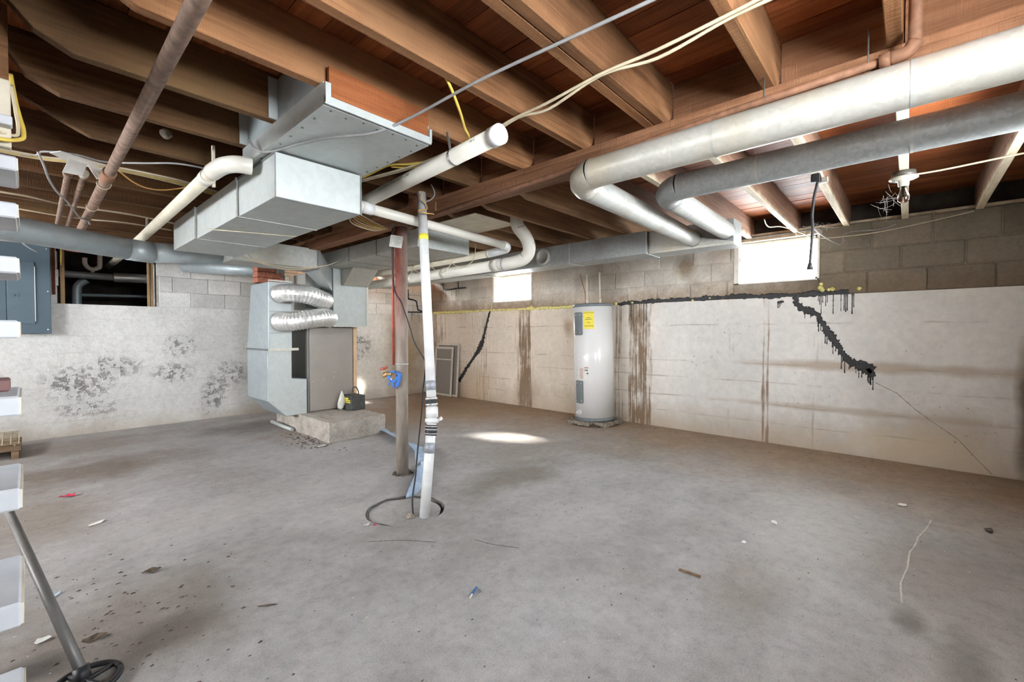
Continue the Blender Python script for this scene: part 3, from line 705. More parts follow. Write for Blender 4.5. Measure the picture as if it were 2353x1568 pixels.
MB().tube([K2.lerp(T0, 0.775), K2.lerp(T0, 0.80)], 0.0352, 16).build('yellow_sticker', 'yellow_label', sp)
# pit lid and rim
sl = thing('pit_cover', (1.70, 2.53, -0.16), 'round concrete cover set in the floor pit around the white pump pipe', 'pit cover')
lid = MB(); n = 40; V = []
for zz in (-0.16, -0.012):
    for j in range(n):
        a = 2 * math.pi * j / n; rr = 0.238 * (1 + 0.07 * mnoise.noise((math.cos(a) * 1.3, math.sin(a) * 1.3, 5)) + 0.02 * mnoise.noise((math.cos(a) * 8, math.sin(a) * 8, 2))); V.append((1.70 + rr * math.cos(a) * 1.0, 2.52 + rr * math.sin(a), zz))
lid.add(V, [tuple(range(n)), tuple(range(2 * n - 1, n - 1, -1))] + [(j, (j + 1) % n, (j + 1) % n + n, j + n) for j in range(n)]); lid.build('slab', 'concrete_floor', sl)
rim = MB(); rp = []
for i in range(26):
    a = R(-35) + i * R(255) / 25; rp.append((1.715 + 0.254 * math.cos(a), 2.53 + 0.254 * math.sin(a), -0.008 + 0.005 * math.sin(i * 1.7)))
rim.tube(rp, 0.007, 6); rim.build('rim', 'dark_metal', sl)
one('pump_cord', MB().tube(smooth_path([(1.90, 2.58, 0.80), (1.87, 2.565, 0.6), (1.81, 2.53, 0.34), (1.76, 2.48, 0.22), (1.70, 2.43, 0.10), (1.695, 2.415, -0.005)], 6), 0.0055, 6), 'rubber', 'black pump cord going down into the floor pit beside the white pipe', 'cord')
one('pit_stone', MB().lathe([(0.03, 0), (0.036, 0.012), (0.02, 0.03), (0.004, 0.036)], (1.68, 2.43, -0.021), 7, smooth=False), 'stone', 'small dark stone lying on the pit cover by the pump pipe', 'stone')
# lay-flat hose
hp = smooth_path([(2.87, 4.72, 0.03), (2.78, 4.33, 0.03), (2.67, 3.86, 0.035), (2.60, 3.62, 0.05), (2.50, 3.46, 0.05), (2.34, 3.22, 0.04), (2.20, 3.02, 0.03), (2.08, 2.88, 0.035), (1.95, 2.75, 0.03), (1.84, 2.64, 0.02)], 5)
hz = MB(); V = []; k = len(hp)
for i, p in enumerate(hp):
    t = (hp[min(i + 1, k - 1)] - hp[max(i - 1, 0)]).normalized(); s_ = t.cross(Vector((0, 0, 1))).normalized()
    fold = abs(math.sin(i * 0.9)) * 0.02
    tw = 0.5 * math.sin(i * 0.23); wv = s_ * math.cos(tw) + Vector((0, 0, 1)) * math.sin(tw)
    if p.z < 0.03: p = Vector((p.x, p.y, 0.03))
    V += [p - wv * 0.045 + Vector((0, 0, 0.004)), p + Vector((0, 0, 0.012 + fold)), p + wv * 0.045 + Vector((0, 0, 0.004)), p - Vector((0, 0, 0.004))]
hz.add(V, [(i * 4 + j, i * 4 + (j + 1) % 4, i * 4 + 4 + (j + 1) % 4, i * 4 + 4 + j) for i in range(k - 1) for j in range(4)] + [(3, 2, 1, 0), tuple((k - 1) * 4 + j for j in range(4))])
one('discharge_hose', hz, 'hose_blue', 'flattened pale blue hose trailing over the floor into the pit', 'hose')

# ---- supply trunk duct (L-shaped) under the joists
def seam(mb, x0, x1, y, z0, z1, ax='y', th=0.012, pr=0.004):
    """raised drive-cleat collar around a rectangular duct"""
    if ax == 'y':
        mb.box(x0 - pr, x1 + pr, y - th, y + th, z0 - pr, z0).box(x0 - pr, x0, y - th, y + th, z0, z1).box(x1, x1 + pr, y - th, y + th, z0, z1)
    else:
        mb.box(y - th, y + th, x0 - pr, x1 + pr, z0 - pr, z0).box(y - th, y + th, x0 - pr, x0, z0, z1).box(y - th, y + th, x1, x1 + pr, z0, z1)
    return mb
md = thing('trunk_duct', (1.09, 3.5, 1.91), 'big square galvanized trunk duct with a closed end hanging below the flat metal box', 'duct')
secs = [2.43, 3.02, 3.95, 4.66]
for a, b_ in zip(secs[:-1], secs[1:]):
    MB().prism([(0.868 - 0.012 * (a - 2.4), 1.91), (1.345 - 0.015 * (a - 2.4), 1.91), (1.345 - 0.015 * (a - 2.4), 2.142), (0.868 - 0.012 * (a - 2.4), 2.142)], 'y', a + 0.001, b_ - 0.001).build('duct_section', 'galv', md, bevel=0.002)
for y in (3.02, 3.95):
    seam(MB(), 0.866 - 0.012 * (y - 2.4), 1.345 - 0.015 * (y - 2.4), y, 1.91, 2.142).build('drive_cleat', 'galv_dull', md)
MB().box(0.866, 0.870, 2.424, 2.43, 1.91, 2.142).box(1.341, 1.347, 2.424, 2.43, 1.91, 2.142).box(0.866, 1.347, 2.424, 2.43, 1.907, 1.911).build('end_flange', 'galv_edge', md)
MB().box(0.864, 0.868, 2.44, 3.9, 2.130, 2.142).build('top_flange', 'galv_edge', md)
# wires tied round it
MB().tube([(0.84, 3.6, 1.93), (0.84, 3.5, 1.904), (1.32, 3.3, 1.904)], 0.003, 5).build('tie_wire', 'cream_wire', md)
bd = thing('branch_duct', (1.75, 5.0, 1.91), 'dusty flat duct running from the trunk duct to the furnace plenum', 'duct')
MB().box(1.33, 2.17, 4.835, 5.22, 1.91, 2.125).build('duct_body', 'galv_dull', bd, bevel=0.002)
seam(MB(), 4.835, 5.22, 2.16, 1.91, 2.125, 'x').build('drive_cleat', 'galv_edge', bd)
# turning boot down to the plenum
MB().hexa([(2.18, 4.84, 1.91), (2.55, 5.32, 1.72), (2.55, 5.50, 1.72), (2.18, 5.22, 1.91), (2.18, 4.84, 2.12), (2.55, 5.32, 1.985), (2.55, 5.50, 1.985), (2.18, 5.22, 2.12)]).build('boot', 'galv', bd, bevel=0.002)

# ---- flat return box under the joists
rb = thing('return_box', (1.1, 2.3, 2.15), 'shallow bright sheet-metal return box screwed under the joists with a reddish board on its side', 'duct')
MB().prism([(0.835, 2.152), (1.375, 2.152), (1.375, 2.165), (0.835, 2.165)], 'y', 1.81, 2.82).build('bottom_pan', 'galv', rb)
MB().box(0.835, 0.84, 1.81, 2.82, 2.165, 2.249).build('side_panel', 'galv', rb)
MB().box(0.842, 0.848, 1.90, 2.31, 2.20, 2.45).build('bay_panel', 'galv_blue', rb)
MB().box(0.842, 0.848, 2.378, 2.75, 2.16, 2.45).build('bay_panel', 'galv_blue', rb)
MB().box(0.80, 0.842, 2.312, 2.319, 2.252, 2.45).build('flange', 'galv', rb)
MB().box(0.80, 0.842, 2.747, 2.754, 2.252, 2.45).build('flange', 'galv', rb)
MB().box(0.835, 1.375, 2.815, 2.82, 2.165, 2.249).build('end_panel', 'galv_blue', rb)
MB().box(1.37, 1.375, 1.81, 2.82, 2.165, 2.249).build('side_panel', 'galv', rb)
MB().box(0.855, 1.36, 1.797, 1.815, 2.168, 2.315).build('side_board', 'orange_board', rb)
MB().box(0.835, 1.375, 1.788, 1.797, 2.152, 2.186).build('lip', 'galv', rb)
MB().box(0.835, 0.858, 1.785, 1.812, 2.16, 2.24).build('corner_tab', 'galv', rb)
MB().box(1.362, 1.376, 1.785, 1.812, 2.16, 2.225).build('corner_tab', 'galv', rb)
random.seed(8)
for x_, y_ in [(0.88 + i * 0.075, 1.83 + random.uniform(0, .02)) for i in range(7)] + [(1.352, 1.93 + i * 0.11) for i in range(6)] + [(0.862, 1.95 + i * 0.13) for i in range(6)]:
    MB().lathe([(0.0055, 0), (0.0055, 0.002)], (x_, y_, 2.1495), 6).build('screw', 'dark_metal', rb)

# ---- duct running back to the plenum on the far side of the post
rd = thing('boot_duct', (2.72, 4.2, 2.0), 'grey rectangular duct with a lit end panel behind the steel post', 'duct')
MB().box(2.41, 3.03, 3.35, 5.30, 2.00, 2.16).build('duct_body', 'galv_dull', rd, bevel=0.002)
MB().box(2.405, 3.035, 3.335, 3.35, 1.995, 2.165).build('end_panel', 'galv', rd)
for y in (4.05, 4.62): seam(MB(), 2.41, 3.03, y, 2.0, 2.16, th=0.004).build('drive_cleat', 'galv_edge', rd)
MB().prism([(5.0, 1.998), (5.30, 1.998), (5.30, 1.80), (5.24, 1.80)], 'x', 2.66, 3.0).build('boot', 'galv_white', rd, bevel=0.002)

# ---- furnace, plenum, return drop, flexible pipes
fu = thing('furnace', (2.6, 5.8, 0.22), 'tall taupe metal furnace cabinet standing on the concrete pad', 'furnace')
MB().box(2.30, 2.895, 5.47, 6.10, 0.222, 1.275).build('cabinet', 'taupe_dark', fu, bevel=0.004)
MB().box(2.325, 2.885, 5.452, 5.469, 0.232, 1.27).build('front_panel', 'taupe', fu, bevel=0.003)
MB().box(2.897, 2.945, 5.455, 6.0, 0.222, 1.273).build('side_board', 'tan_edge', fu)
for x, z in ((2.36, 0.60), (2.50, 0.615), (2.63, 0.63), (2.63, 0.70)): MB().lathe([(0.006, 0), (0.006, 0.003)], (x, 5.452, z), 8, Matrix.Rotation(R(90), 3, 'X').to_euler()).build('screw', 'zinc_strap', fu)
pl = thing('plenum', (2.79, 5.6, 1.28), 'tall galvanized plenum box above the furnace', 'plenum')
MB().box(2.555, 3.02, 5.302, 5.98, 1.278, 2.19).build('box', 'galv', pl, bevel=0.003)
MB().box(2.55, 3.025, 5.296, 5.30, 1.276, 1.296).build('bottom_flange', 'galv_white', pl)
MB().box(3.0, 3.026, 5.294, 5.30, 1.296, 1.86).build('corner_flange', 'galv_white', pl)
MB().box(2.35, 2.555, 5.62, 5.98, 1.50, 1.95).build('side_offset', 'galv_dull', pl)
rdp = thing('return_drop', (2.0, 5.8, 0.2), 'stepped grey sheet-metal return duct feeding the furnace from the left', 'duct')
MB().hexa([(1.855, 5.452, 1.012), (2.115, 5.452, 1.012), (2.115, 6.12, 1.012), (1.845, 6.14, 1.012), (1.862, 5.452, 1.79), (2.118, 5.452, 1.80), (2.118, 6.02, 1.80), (1.858, 6.02, 1.79)]).build('upper_duct', 'galv_blue', rdp, bevel=0.003)
MB().box(1.866, 2.112, 5.447, 5.453, 1.02, 1.79).build('upper_front', 'galv', rdp)
MB().prism([(1.845, 1.008), (2.11, 1.008), (2.11, 0.66), (2.285, 0.64), (2.285, 0.215), (2.04, 0.212), (1.845, 0.41)], 'y', 5.452, 6.14).build('lower_boot', 'galv_blue', rdp, bevel=0.003)
MB().prism([(1.852, 1.0), (2.104, 1.0), (2.104, 0.655), (2.28, 0.63), (2.28, 0.222), (2.042, 0.22), (1.852, 0.415)], 'y', 5.446, 5.4515).build('boot_front', 'galv', rdp)
MB().box(1.85, 2.185, 5.432, 5.446, 0.992, 1.022).build('drive_cleat', 'galv_white', rdp)
MB().box(1.836, 1.845, 5.45, 6.14, 0.996, 1.014).build('drive_cleat', 'galv_edge', rdp)
for z in (1.20, 1.45): MB().box(1.866, 2.112, 5.4445, 5.447, z, z + 0.004).build('cross_crease', 'galv_edge', rdp)
MB().box(1.86, 2.12, 5.44, 5.46, 1.80, 1.815).build('top_rail', 'galv_white', rdp)
def flex(name, pts, r, label):
    p = smooth_path(pts, 9); rs = [r * (1 + (0.035 if i % 2 else -0.035)) for i in range(len(p))]
    t = thing(name, p[0], label, 'flexible duct', 'ribbed foil ducts at the furnace')
    MB().tube(p, rs, 26, smooth=False).build('ribbed_tube', 'flex_foil', t)
    d0 = (p[-1] - p[-3]).normalized(); MB().tube([p[-1] - d0 * 0.02, p[-1] + d0 * 0.004], r * 1.07, 22).build('end_collar', 'galv', t)
    return t
flex('flexible_duct', [(1.99, 5.44, 1.655), (2.0, 5.34, 1.66), (2.06, 5.25, 1.66), (2.20, 5.22, 1.65), (2.36, 5.27, 1.615), (2.47, 5.36, 1.60), (2.55, 5.47, 1.59)], 0.105, 'upper ribbed foil duct bending from the return duct to the plenum')
flex('flexible_duct', [(1.99, 5.44, 1.34), (2.0, 5.33, 1.335), (2.06, 5.25, 1.335), (2.20, 5.20, 1.36), (2.36, 5.22, 1.385), (2.47, 5.30, 1.385), (2.55, 5.40, 1.38)], 0.107, 'lower ribbed foil duct bending from the return duct to the plenum')
bk = thing('chimney_stub', (2.0, 5.92, 1.80), 'stub of red bricks standing behind the top of the return duct', 'bricks')
for i, (x0, x1, z0, z1) in enumerate(((1.88, 2.06, 1.817, 1.88), (2.065, 2.20, 1.817, 1.88), (1.88, 1.97, 1.885, 1.95), (1.975, 2.16, 1.885, 1.95), (1.88, 2.1, 1.955, 2.02))):
    MB().box(x0, x1, 5.86, 6.02, z0, z1).build('brick', 'brick_red', bk, bevel=0.004)
MB().box(2.205, 2.26, 5.86, 6.0, 1.817, 1.93).build('mortar_lump', 'cream_paint', bk, bevel=0.01)

pd = MB(); random.seed(4)
def lumpy_box(x0, x1, y0, y1, z0, z1, nx, ny, nz, amp, sc):
    mb = MB()
    bmx = bmesh.new(); 
    idx = {}
    def vid(i, j, k):
        if (i, j, k) not in idx:
            p = Vector((x0 + (x1 - x0) * i / nx, y0 + (y1 - y0) * j / ny, z0 + (z1 - z0) * k / nz))
            d = mnoise.noise_vector(p * sc) * amp
            if k == 0: d.z = 0
            if k == nz: d.z = min(d.z, 0.0)
            idx[(i, j, k)] = len(mb.v); mb.v.append(p + d)
        return idx[(i, j, k)]
    for i in range(nx):
        for j in range(ny):
            for k in (0, nz): mb.f.append((vid(i, j, k), vid(i + 1, j, k), vid(i + 1, j + 1, k), vid(i, j + 1, k))); mb.sm.append(False)
    for i in range(nx):
        for k in range(nz):
            for j in (0, ny): mb.f.append((vid(i, j, k), vid(i + 1, j, k), vid(i + 1, j, k + 1), vid(i, j, k + 1))); mb.sm.append(False)
    for j in range(ny):
        for k in range(nz):
            for i in (0, nx): mb.f.append((vid(i, j, k), vid(i, j + 1, k), vid(i, j + 1, k + 1), vid(i, j, k + 1))); mb.sm.append(False)
    bmx.free(); return mb
one('furnace_pad', lumpy_box(2.185, 2.875, 4.66, 6.15, 0.0, 0.221, 10, 20, 4, 0.016, 9), 'pad_concrete', 'rough cast concrete pad under the furnace', 'concrete pad')
bx = thing('metal_box', (2.81, 5.28, 0.222), 'small black metal box with a looped handle and yellow label on the pad', 'box')
MB().box(2.715, 2.905, 5.17, 5.42, 0.2225, 0.405).build('case', 'box_black', bx, bevel=0.006)
MB().tube([(2.755 + 0.05 * (1 - math.cos(a)), 5.25, 0.404 + 0.105 * math.sin(a)) for a in [math.pi * i / 12 for i in range(13)]], 0.009, 8).build('handle', 'dark_metal', bx)
MB().box(2.7125, 2.7155, 5.20, 5.35, 0.335, 0.350).box(2.7125, 2.7155, 5.20, 5.38, 0.312, 0.326).box(2.7125, 2.7155, 5.25, 5.36, 0.356, 0.376).build('yellow_label', 'yellow_label', bx)
bgm = MB(); random.seed(9); n = 9; V = []
for i in range(6):
    for j in range(n):
        a = 2 * math.pi * j / n; rr = (0.012, 0.07, 0.085, 0.075, 0.05, 0.006)[i] * random.uniform(0.75, 1.2)
        V.append((2.665 + rr * math.cos(a) * 0.55 + 0.004 * i, 5.36 + rr * math.sin(a) * 0.55, 0.2225 + (0.0, 0.02, 0.07, 0.13, 0.18, 0.24)[i]))
bgm.add(V, [(i * n + j, i * n + (j + 1) % n, (i + 1) * n + (j + 1) % n, (i + 1) * n + j) for i in range(5) for j in range(n)] + [tuple(range(n)), tuple(5 * n + j for j in range(n))])
one('plastic_bag', bgm, 'paper', 'crumpled white plastic bag tucked behind the black metal box', 'bag')
one('metal_conduit', MB().tube([(2.10, 6.08, 0.055), (2.15, 5.55, 0.022)], 0.022, 10), 'galv', 'short grey tube lying on the floor beside the pad', 'tube')

# ---- wall duct on the window side with its round inlets
wd = thing('wall_duct', (4.36, 3.0, 2.0), 'long galvanized duct running along the window wall under the joists', 'duct')
for a, b_ in ((1.175, 1.98), (1.98, 2.92), (2.92, 4.4), (4.4, 7.1)):
    MB().box(4.215 + (0.06 if a < 1.5 else 0), 4.52, a + 0.001, b_ - 0.001, 2.007, 2.238).build('duct_section', 'galv_grey' if a < 4 else 'galv_dull', wd, bevel=0.002)
for y in (1.98, 2.92, 4.4): seam(MB(), 4.215, 4.52, y, 2.007, 2.238, th=0.009).build('drive_cleat', 'galv', wd)
MB().box(4.262, 4.275, 1.18, 1.97, 2.007, 2.030).build('lip', 'galv_white', wd)
MB().prism([(1.185, 2.03), (1.975, 2.03), (1.975, 2.236)], 'x', 4.255, 4.272).build('gusset', 'galv_white', wd)
tr = Matrix.Rotation(R(-90), 3, 'Y').to_euler()
MB().lathe([(0.10, 0), (0.10, 0.05), (0.075, 0.055), (0.075, 0.02), (0.01, 0.02)], (4.215, 3.28, 2.118), 28, tr).build('round_cap', 'galv_dull', wd)
def round_duct(name, x, z, r, ye, mat, xe, dark, label, yn=-0.7, ze=2.11, ye2=0.0):
    t = thing(name, (x, 0.5, z), label, 'duct')
    L_ = [(x, yn, z)]
    ys_ = [yn, 0.0, 0.62, ye - 0.11]
    for a, b_ in zip(ys_[:-1], ys_[1:]):
        MB().tube([(x, a, z), (x, b_, z)], r, 32, cap=False).build('pipe_section', mat, t)
        MB().tube([(x, b_ - 0.006, z), (x, b_ + 0.006, z)], r * 1.015, 32, cap=False).build('pipe_seam', dark, t)
    el = [(x, ye - 0.11, z)]
    for k in range(1, 5):
        a = R(90) * k / 4; el.append((x + 0.11 * (1 - math.cos(a)), ye - 0.11 + 0.11 * math.sin(a), z - 0.004 * k))
    MB().tube(el, r * 1.03, 32, cap=False).build('elbow', mat, t)
    ex = Vector(el[-1])
    MB().tube([ex, (xe, ye + ye2, ze)], r, 32, cap=False).build('branch_pipe', dark, t)
    MB().tube([(ex.x + 0.01, ye, z - 0.015), (ex.x + 0.045, ye, z - 0.014)], r * 1.03, 32, cap=False).build('pipe_seam', mat, t)
    MB().tube([(xe - 0.012, ye + ye2, ze), (xe, ye + ye2, ze)], r * 1.06, 32, cap=False).build('pipe_seam', 'galv_edge', t)
    return t
round_duct('round_duct', 1.985, 2.036, 0.0745, 1.335, 'galv_white', 4.26, 'galv_dull', 'pale round metal duct beside the girder, turning towards the wall duct', ze=2.10, ye2=0.20)
round_duct('round_duct', 2.70, 2.103, 0.0765, 1.16, 'galv_grey', 4.26, 'galv_dull', 'dark grey round metal duct running beside the pale one', ze=2.13, ye2=0.08)

# ---- left round duct
lrd = thing('round_duct', (0.2, 5.2, 1.9), 'blue-grey round duct crossing above the electrical panel to the trunk duct', 'duct')
MB().tube([(-1.6, 4.15, 1.975), (-0.118, 4.75, 1.955), (0.62, 5.12, 1.942)], 0.092, 28).build('pipe_section', 'galv_blue', lrd)
MB().tube([(0.60, 5.11, 1.942), (0.70, 5.14, 1.94), (0.78, 5.15, 1.938)], 0.095, 28).build('elbow', 'galv_blue', lrd)
MB().tube([(0.76, 5.15, 1.938), (1.328, 5.17, 1.99)], 0.09, 28).build('pipe_section', 'galv_blue', lrd)
one('wall_pipe', MB().tube([(1.42, 7.2, 2.10), (2.3, 6.25, 2.02)], 0.085, 24), 'galv_blue', 'blue-grey round duct stub rising from the back wall to the plenum', 'duct')

# ---- water heater
HC = Vector((5.095, 3.11, 0)); HR = 0.262; LEAN = Vector((0.0, 0.0, 0.0))
wh = thing('water_heater', (HC.x, HC.y, 0.06), 'tall white cylindrical water heater with yellow energy label', 'water heater')
MB().lathe([(HR - 0.006, 0.055), (HR - 0.002, 0.06), (HR - 0.002, 0.10)], HC, 48).build('base_ring', 'heater_grey', wh)
MB().lathe([(HR, 0.10), (HR, 1.545)], HC, 64).build('tank', 'heater_white', wh)
MB().lathe([(HR + 0.003, 1.545), (HR + 0.003, 1.575), (HR - 0.02, 1.585), (0.02, 1.59)], HC, 64).build('top_cap', 'heater_grey', wh)
AZ = math.atan2(-HC.y, -HC.x)       # towards the camera
def cyl(mb, a0, a1, z0, z1, r, th, n=8, rnd=0.0):
    V = []
    for rr in (r, r + th):
        for i in range(n + 1):
            a = a0 + (a1 - a0) * i / n; e = 0
            if rnd and i in (0, n): e = rnd
            V.append((HC.x + rr * math.cos(a), HC.y + rr * math.sin(a), z0 + e)); V.append((HC.x + rr * math.cos(a), HC.y + rr * math.sin(a), z1 - e))
    m2 = 2 * (n + 1); F = []
    for i in range(n):
        a = 2 * i; F += [(a, a + 1, a + 3, a + 2), (a + m2, a + 2 + m2, a + 3 + m2, a + 1 + m2), (a, a + 2, a + 2 + m2, a + m2), (a + 1, a + 1 + m2, a + 3 + m2, a + 3)]
    F += [(0, m2, m2 + 1, 1), (2 * n, 2 * n + 1, 2 * n + 1 + m2, 2 * n + m2)]
    return mb.add(V, F)
from mathutils import Quaternion
wh.rotation_mode = 'QUATERNION'; wh.rotation_quaternion = Quaternion(fr, 0.022)      # it leans a little
# angle: negative offset = towards the left as seen from the room
lf = -1
def ang(px): return AZ - math.asin(max(-0.99, min(0.99, px)))    # px: -1..1 across the visible width
# (left is larger y side)
def angp(f): return AZ + math.asin(f)
cyl(MB(), angp(-0.86), angp(-0.52), 0.285, 0.585, HR, 0.010, 8, 0.012).build('lower_access_panel', 'heater_grey', wh)
cyl(MB(), angp(-0.87), angp(-0.50), 1.175, 1.475, HR, 0.010, 8, 0.012).build('upper_access_panel', 'heater_grey', wh)
cyl(MB(), angp(-0.46), angp(0.06), 1.255, 1.48, HR, 0.0015, 8).build('energy_label', 'yellow_label', wh)
cyl(MB(), angp(-0.86), angp(-0.24), 0.60, 0.765, HR, 0.001, 8).build('rating_label', 'paper', wh)
def cyl_text(txt, size, amid, z, mat, name, r=HR + 0.0021):
    vs_, fs_ = text_geo(txt, size); mb = MB()
    mb.add([(HC.x + r * math.cos(amid + v.x / HR), HC.y + r * math.sin(amid + v.x / HR), z + v.y) for v in vs_], fs_)
    return mb.build(name, mat, wh)
am = (angp(-0.46) + angp(0.06)) / 2
cyl_text('ENERGYGUIDE', 0.021, am, 1.462, 'ink', 'lettering')
ln = MB()
for z, w, o_ in ((1.43, .006, 0), (1.395, .05, 0), (1.375, .085, -.2), (1.335, .035, 0), (1.29, .12, 0)):
    cyl(ln, am - w / HR / 2, am + w / HR / 2, z, z + 0.006, HR + 0.0012, 0.001, 3)
ln.build('label_print', 'ink', wh)
ln = MB(); a1 = angp(-0.60)
for i in range(9): cyl(ln, a1 - 0.11, a1 + 0.10, 0.615 + i * 0.015, 0.620 + i * 0.015, HR + 0.0008, 0.0008, 3)
ln.build('label_print', 'ink_red', wh)
ln = MB(); a2 = angp(-0.36)
cyl(ln, a2 - 0.09, a2 - 0.02, 0.715, 0.728, HR + 0.0008, 0.0008, 2); cyl(ln, a2 + 0.0, a2 + 0.07, 0.712, 0.730, HR + 0.0008, 0.0008, 2); cyl(ln, a2 + 0.02, a2 + 0.10, 0.672, 0.69, HR + 0.0008, 0.0008, 2)
ln.build('label_print', 'ink', wh)
cyl(MB(), a2 - 0.10, a2 + 0.10, 0.750, 0.760, HR + 0.0008, 0.0008, 3).build('label_print', 'ink_red', wh)
da = angp(-0.72); dd = Vector((math.cos(da), math.sin(da), 0)); dc = HC + dd * HR + Vector((0, 0, 0.17))
MB().tube([dc - dd * 0.01, dc + dd * 0.012], 0.034, 16).build('drain_plate', 'pvc_white', wh)
MB().tube([dc, dc + dd * 0.055], 0.018, 12).build('drain_valve', 'pvc_white', wh)
for zz in (1.44, 1.21, 0.55, 0.32):
    sc = MB()
    for fx in (-0.80, -0.60):
        a = angp(fx); d_ = Vector((math.cos(a), math.sin(a), 0)); p = HC + d_ * (HR + 0.010) + Vector((0, 0, zz)); sc.tube([p, p + d_ * 0.004], 0.008, 8)
    sc.build('panel_screws', 'zinc_strap', wh)
for y, lab in ((3.23, 'cold'), (3.03, 'hot')):
    MB().tube([(5.15, y, 1.585), (5.15, y, 2.004)], 0.0125, 10).build('riser_pipe', 'pvc_cream', wh)
    MB().tube([(5.15, y, 1.585), (5.15, y, 1.66)], 0.02, 10).build('pipe_fitting', 'pvc_cream', wh)
one('red_cable', MB().tube(smooth_path([(5.18, 3.40, 2.02), (5.20, 3.38, 1.9), (5.16, 3.31, 1.75), (5.14, 3.29, 1.58)], 6), 0.006, 6), 'red_wire', 'thin red electrical cable dropping to the water heater top', 'cable')
random.seed(31)
for i, (dx, dy, sx) in enumerate(((-0.20, 0.14, .11), (-0.22, -0.02, .10), (-0.10, -0.20, .12), (0.10, -0.22, .10), (0.20, -0.10, .09), (0.0, 0.20, .12), (0.15, 0.16, .1))):
    mb = lumpy_box(HC.x + dx - sx, HC.x + dx + sx, HC.y + dy - sx * .8, HC.y + dy + sx * .8, 0.0, 0.054, 3, 3, 2, 0.02, 14 + i)
    one('concrete_chunk', mb, 'stone', 'broken flat chunk of concrete propping the water heater', 'rubble', 'chunks under the water heater')
one('dirt_heap', MB().lathe([(0.34, 0), (0.30, 0.012), (0.27, 0.02), (0.05, 0.02)], (HC.x - 0.02, HC.y, 0.0), 26, smooth=False), 'leaf', 'low ring of dirt and crumbs around the foot of the water heater', 'dirt')

# ---- screens leaning in the corner
def screen(x0, y0, y1, ztop, lean, label, split):
    t = thing('window_screen', (x0, (y0 + y1) / 2, 0), label, 'window screen')
    def P(y, z, d=0.0): return Vector((x0 + lean * z / ztop - d, y, z))
    fw = 0.04
    def bar(name, ya, yb, za, zb, mat='screen_frame', th=0.016, d=0.0):
        p = [P(ya, za, d), P(yb, za, d), P(yb, zb, d), P(ya, zb, d)]; q = [v + Vector((-th, 0, 0)) for v in p]
        MB().hexa(p + q).build(name, mat, t, bevel=0.002)
    bar('frame_side', y0, y0 + fw, 0.004, ztop); bar('frame_side', y1 - fw, y1, 0.004, ztop)
    bar('frame_rail', y0 + fw, y1 - fw, 0.004, fw); bar('frame_rail', y0 + fw, y1 - fw, ztop - fw, ztop)
    if split: bar('frame_rail', y0 + fw, y1 - fw, split, split + 0.02)
    bar('mesh_sheet', y0 + fw, y1 - fw, fw, ztop - fw, 'screen_mesh', 0.004, 0.004)
screen(5.345, 6.20, 6.85, 1.0, 0.06, 'rear aluminium window screen leaning on the corner wall', None)
screen(5.31, 6.33, 6.86, 0.93, 0.06, 'front aluminium window screen with a cross rail leaning in the corner', 0.68)

# ---- pipes
p1 = thing('plastic_pipe', (1.55, 2.1, 2.1), 'white plastic drain pipe with a capped end and printed lettering under the joists', 'pipe')
A = Vector((1.488, 1.42, 2.132)); B = Vector((1.60, 2.80, 2.125))
MB().tube([A, B], 0.042, 24).build('pipe', 'pvc', p1); dA = (B - A).normalized()
MB().tube([A - dA * 0.004, A + dA * 0.055], 0.047, 24).build('end_cap', 'pvc_white', p1)
def pipe_text(txt, size, P0, P1, r, u0, flip=1, around=R(150)):
    vs_, fs_ = text_geo(txt, size); d = (P1 - P0).normalized(); side = d.cross(Vector((0, 0, 1))).normalized(); up = side.cross(d)
    mb = MB(); V = []
    for v in vs_:
        a = around + v.y / r; V.append(P0 + d * (u0 - flip * v.x) + (side * math.cos(a) + up * math.sin(a)) * (r + 0.0008))
    return mb.add(V, fs_)
pipe_text('PVC  ASTM D2665  NSF-DWV', 0.030, A, B, 0.042, 0.95, -1, R(165)).build('lettering', 'ink', p1)
pipe_text('2 IN', 0.024, A, B, 0.042, 0.16, -1, R(165)).build('lettering', 'ink', p1)
st = MB(); c0 = A.lerp(B, 0.26); 
def hoop(mb, c, d, r, w, th, a0=0, a1=2 * math.pi, n=20):
    side = d.cross(Vector((0, 0, 1))).normalized(); up = side.cross(d); pts_ = [c + (side * math.cos(a) + up * math.sin(a)) * r for a in [a0 + (a1 - a0) * i / n for i in range(n + 1)]]
    return ribbon(mb, pts_, w, th, d)
hoop(st, c0, dA, 0.0435, 0.018, 0.002, R(60), R(400)); ribbon(st, [c0 + Vector((-0.03, 0, 0.035)), c0 + Vector((-0.05, 0, 0.115))], 0.018, 0.002, dA); st.build('hanger_strap', 'zinc_strap', p1)

p2 = thing('plastic_pipe', (2.3, 2.85, 2.0), 'cream plastic pipe crossing behind the pump pipe to a bend at the far side', 'pipe')
MB().tube([(1.42, 2.745, 2.062), (3.10, 2.895, 2.045)], 0.036, 20).build('pipe', 'pvc', p2)
MB().tube([(1.53, 2.755, 2.06), (1.61, 2.762, 2.059)], 0.041, 20).build('coupling', 'pvc_white', p2)
MB().tube(smooth_path([(3.06, 2.89, 2.045), (3.13, 2.90, 2.04), (3.165, 2.95, 2.025), (3.14, 3.05, 2.01), (3.12, 3.15, 2.0)], 5), 0.041, 18).build('bend', 'pvc_white', p2)
MB().tube([(3.12, 3.12, 2.0), (3.13, 7.1, 1.97)], 0.038, 18).build('return_pipe', 'pvc_cream', p2)
p3 = thing('drain_pipe', (3.25, 4.5, 1.84), 'thick white drain pipe curving down from the joists and running to the back wall', 'pipe')
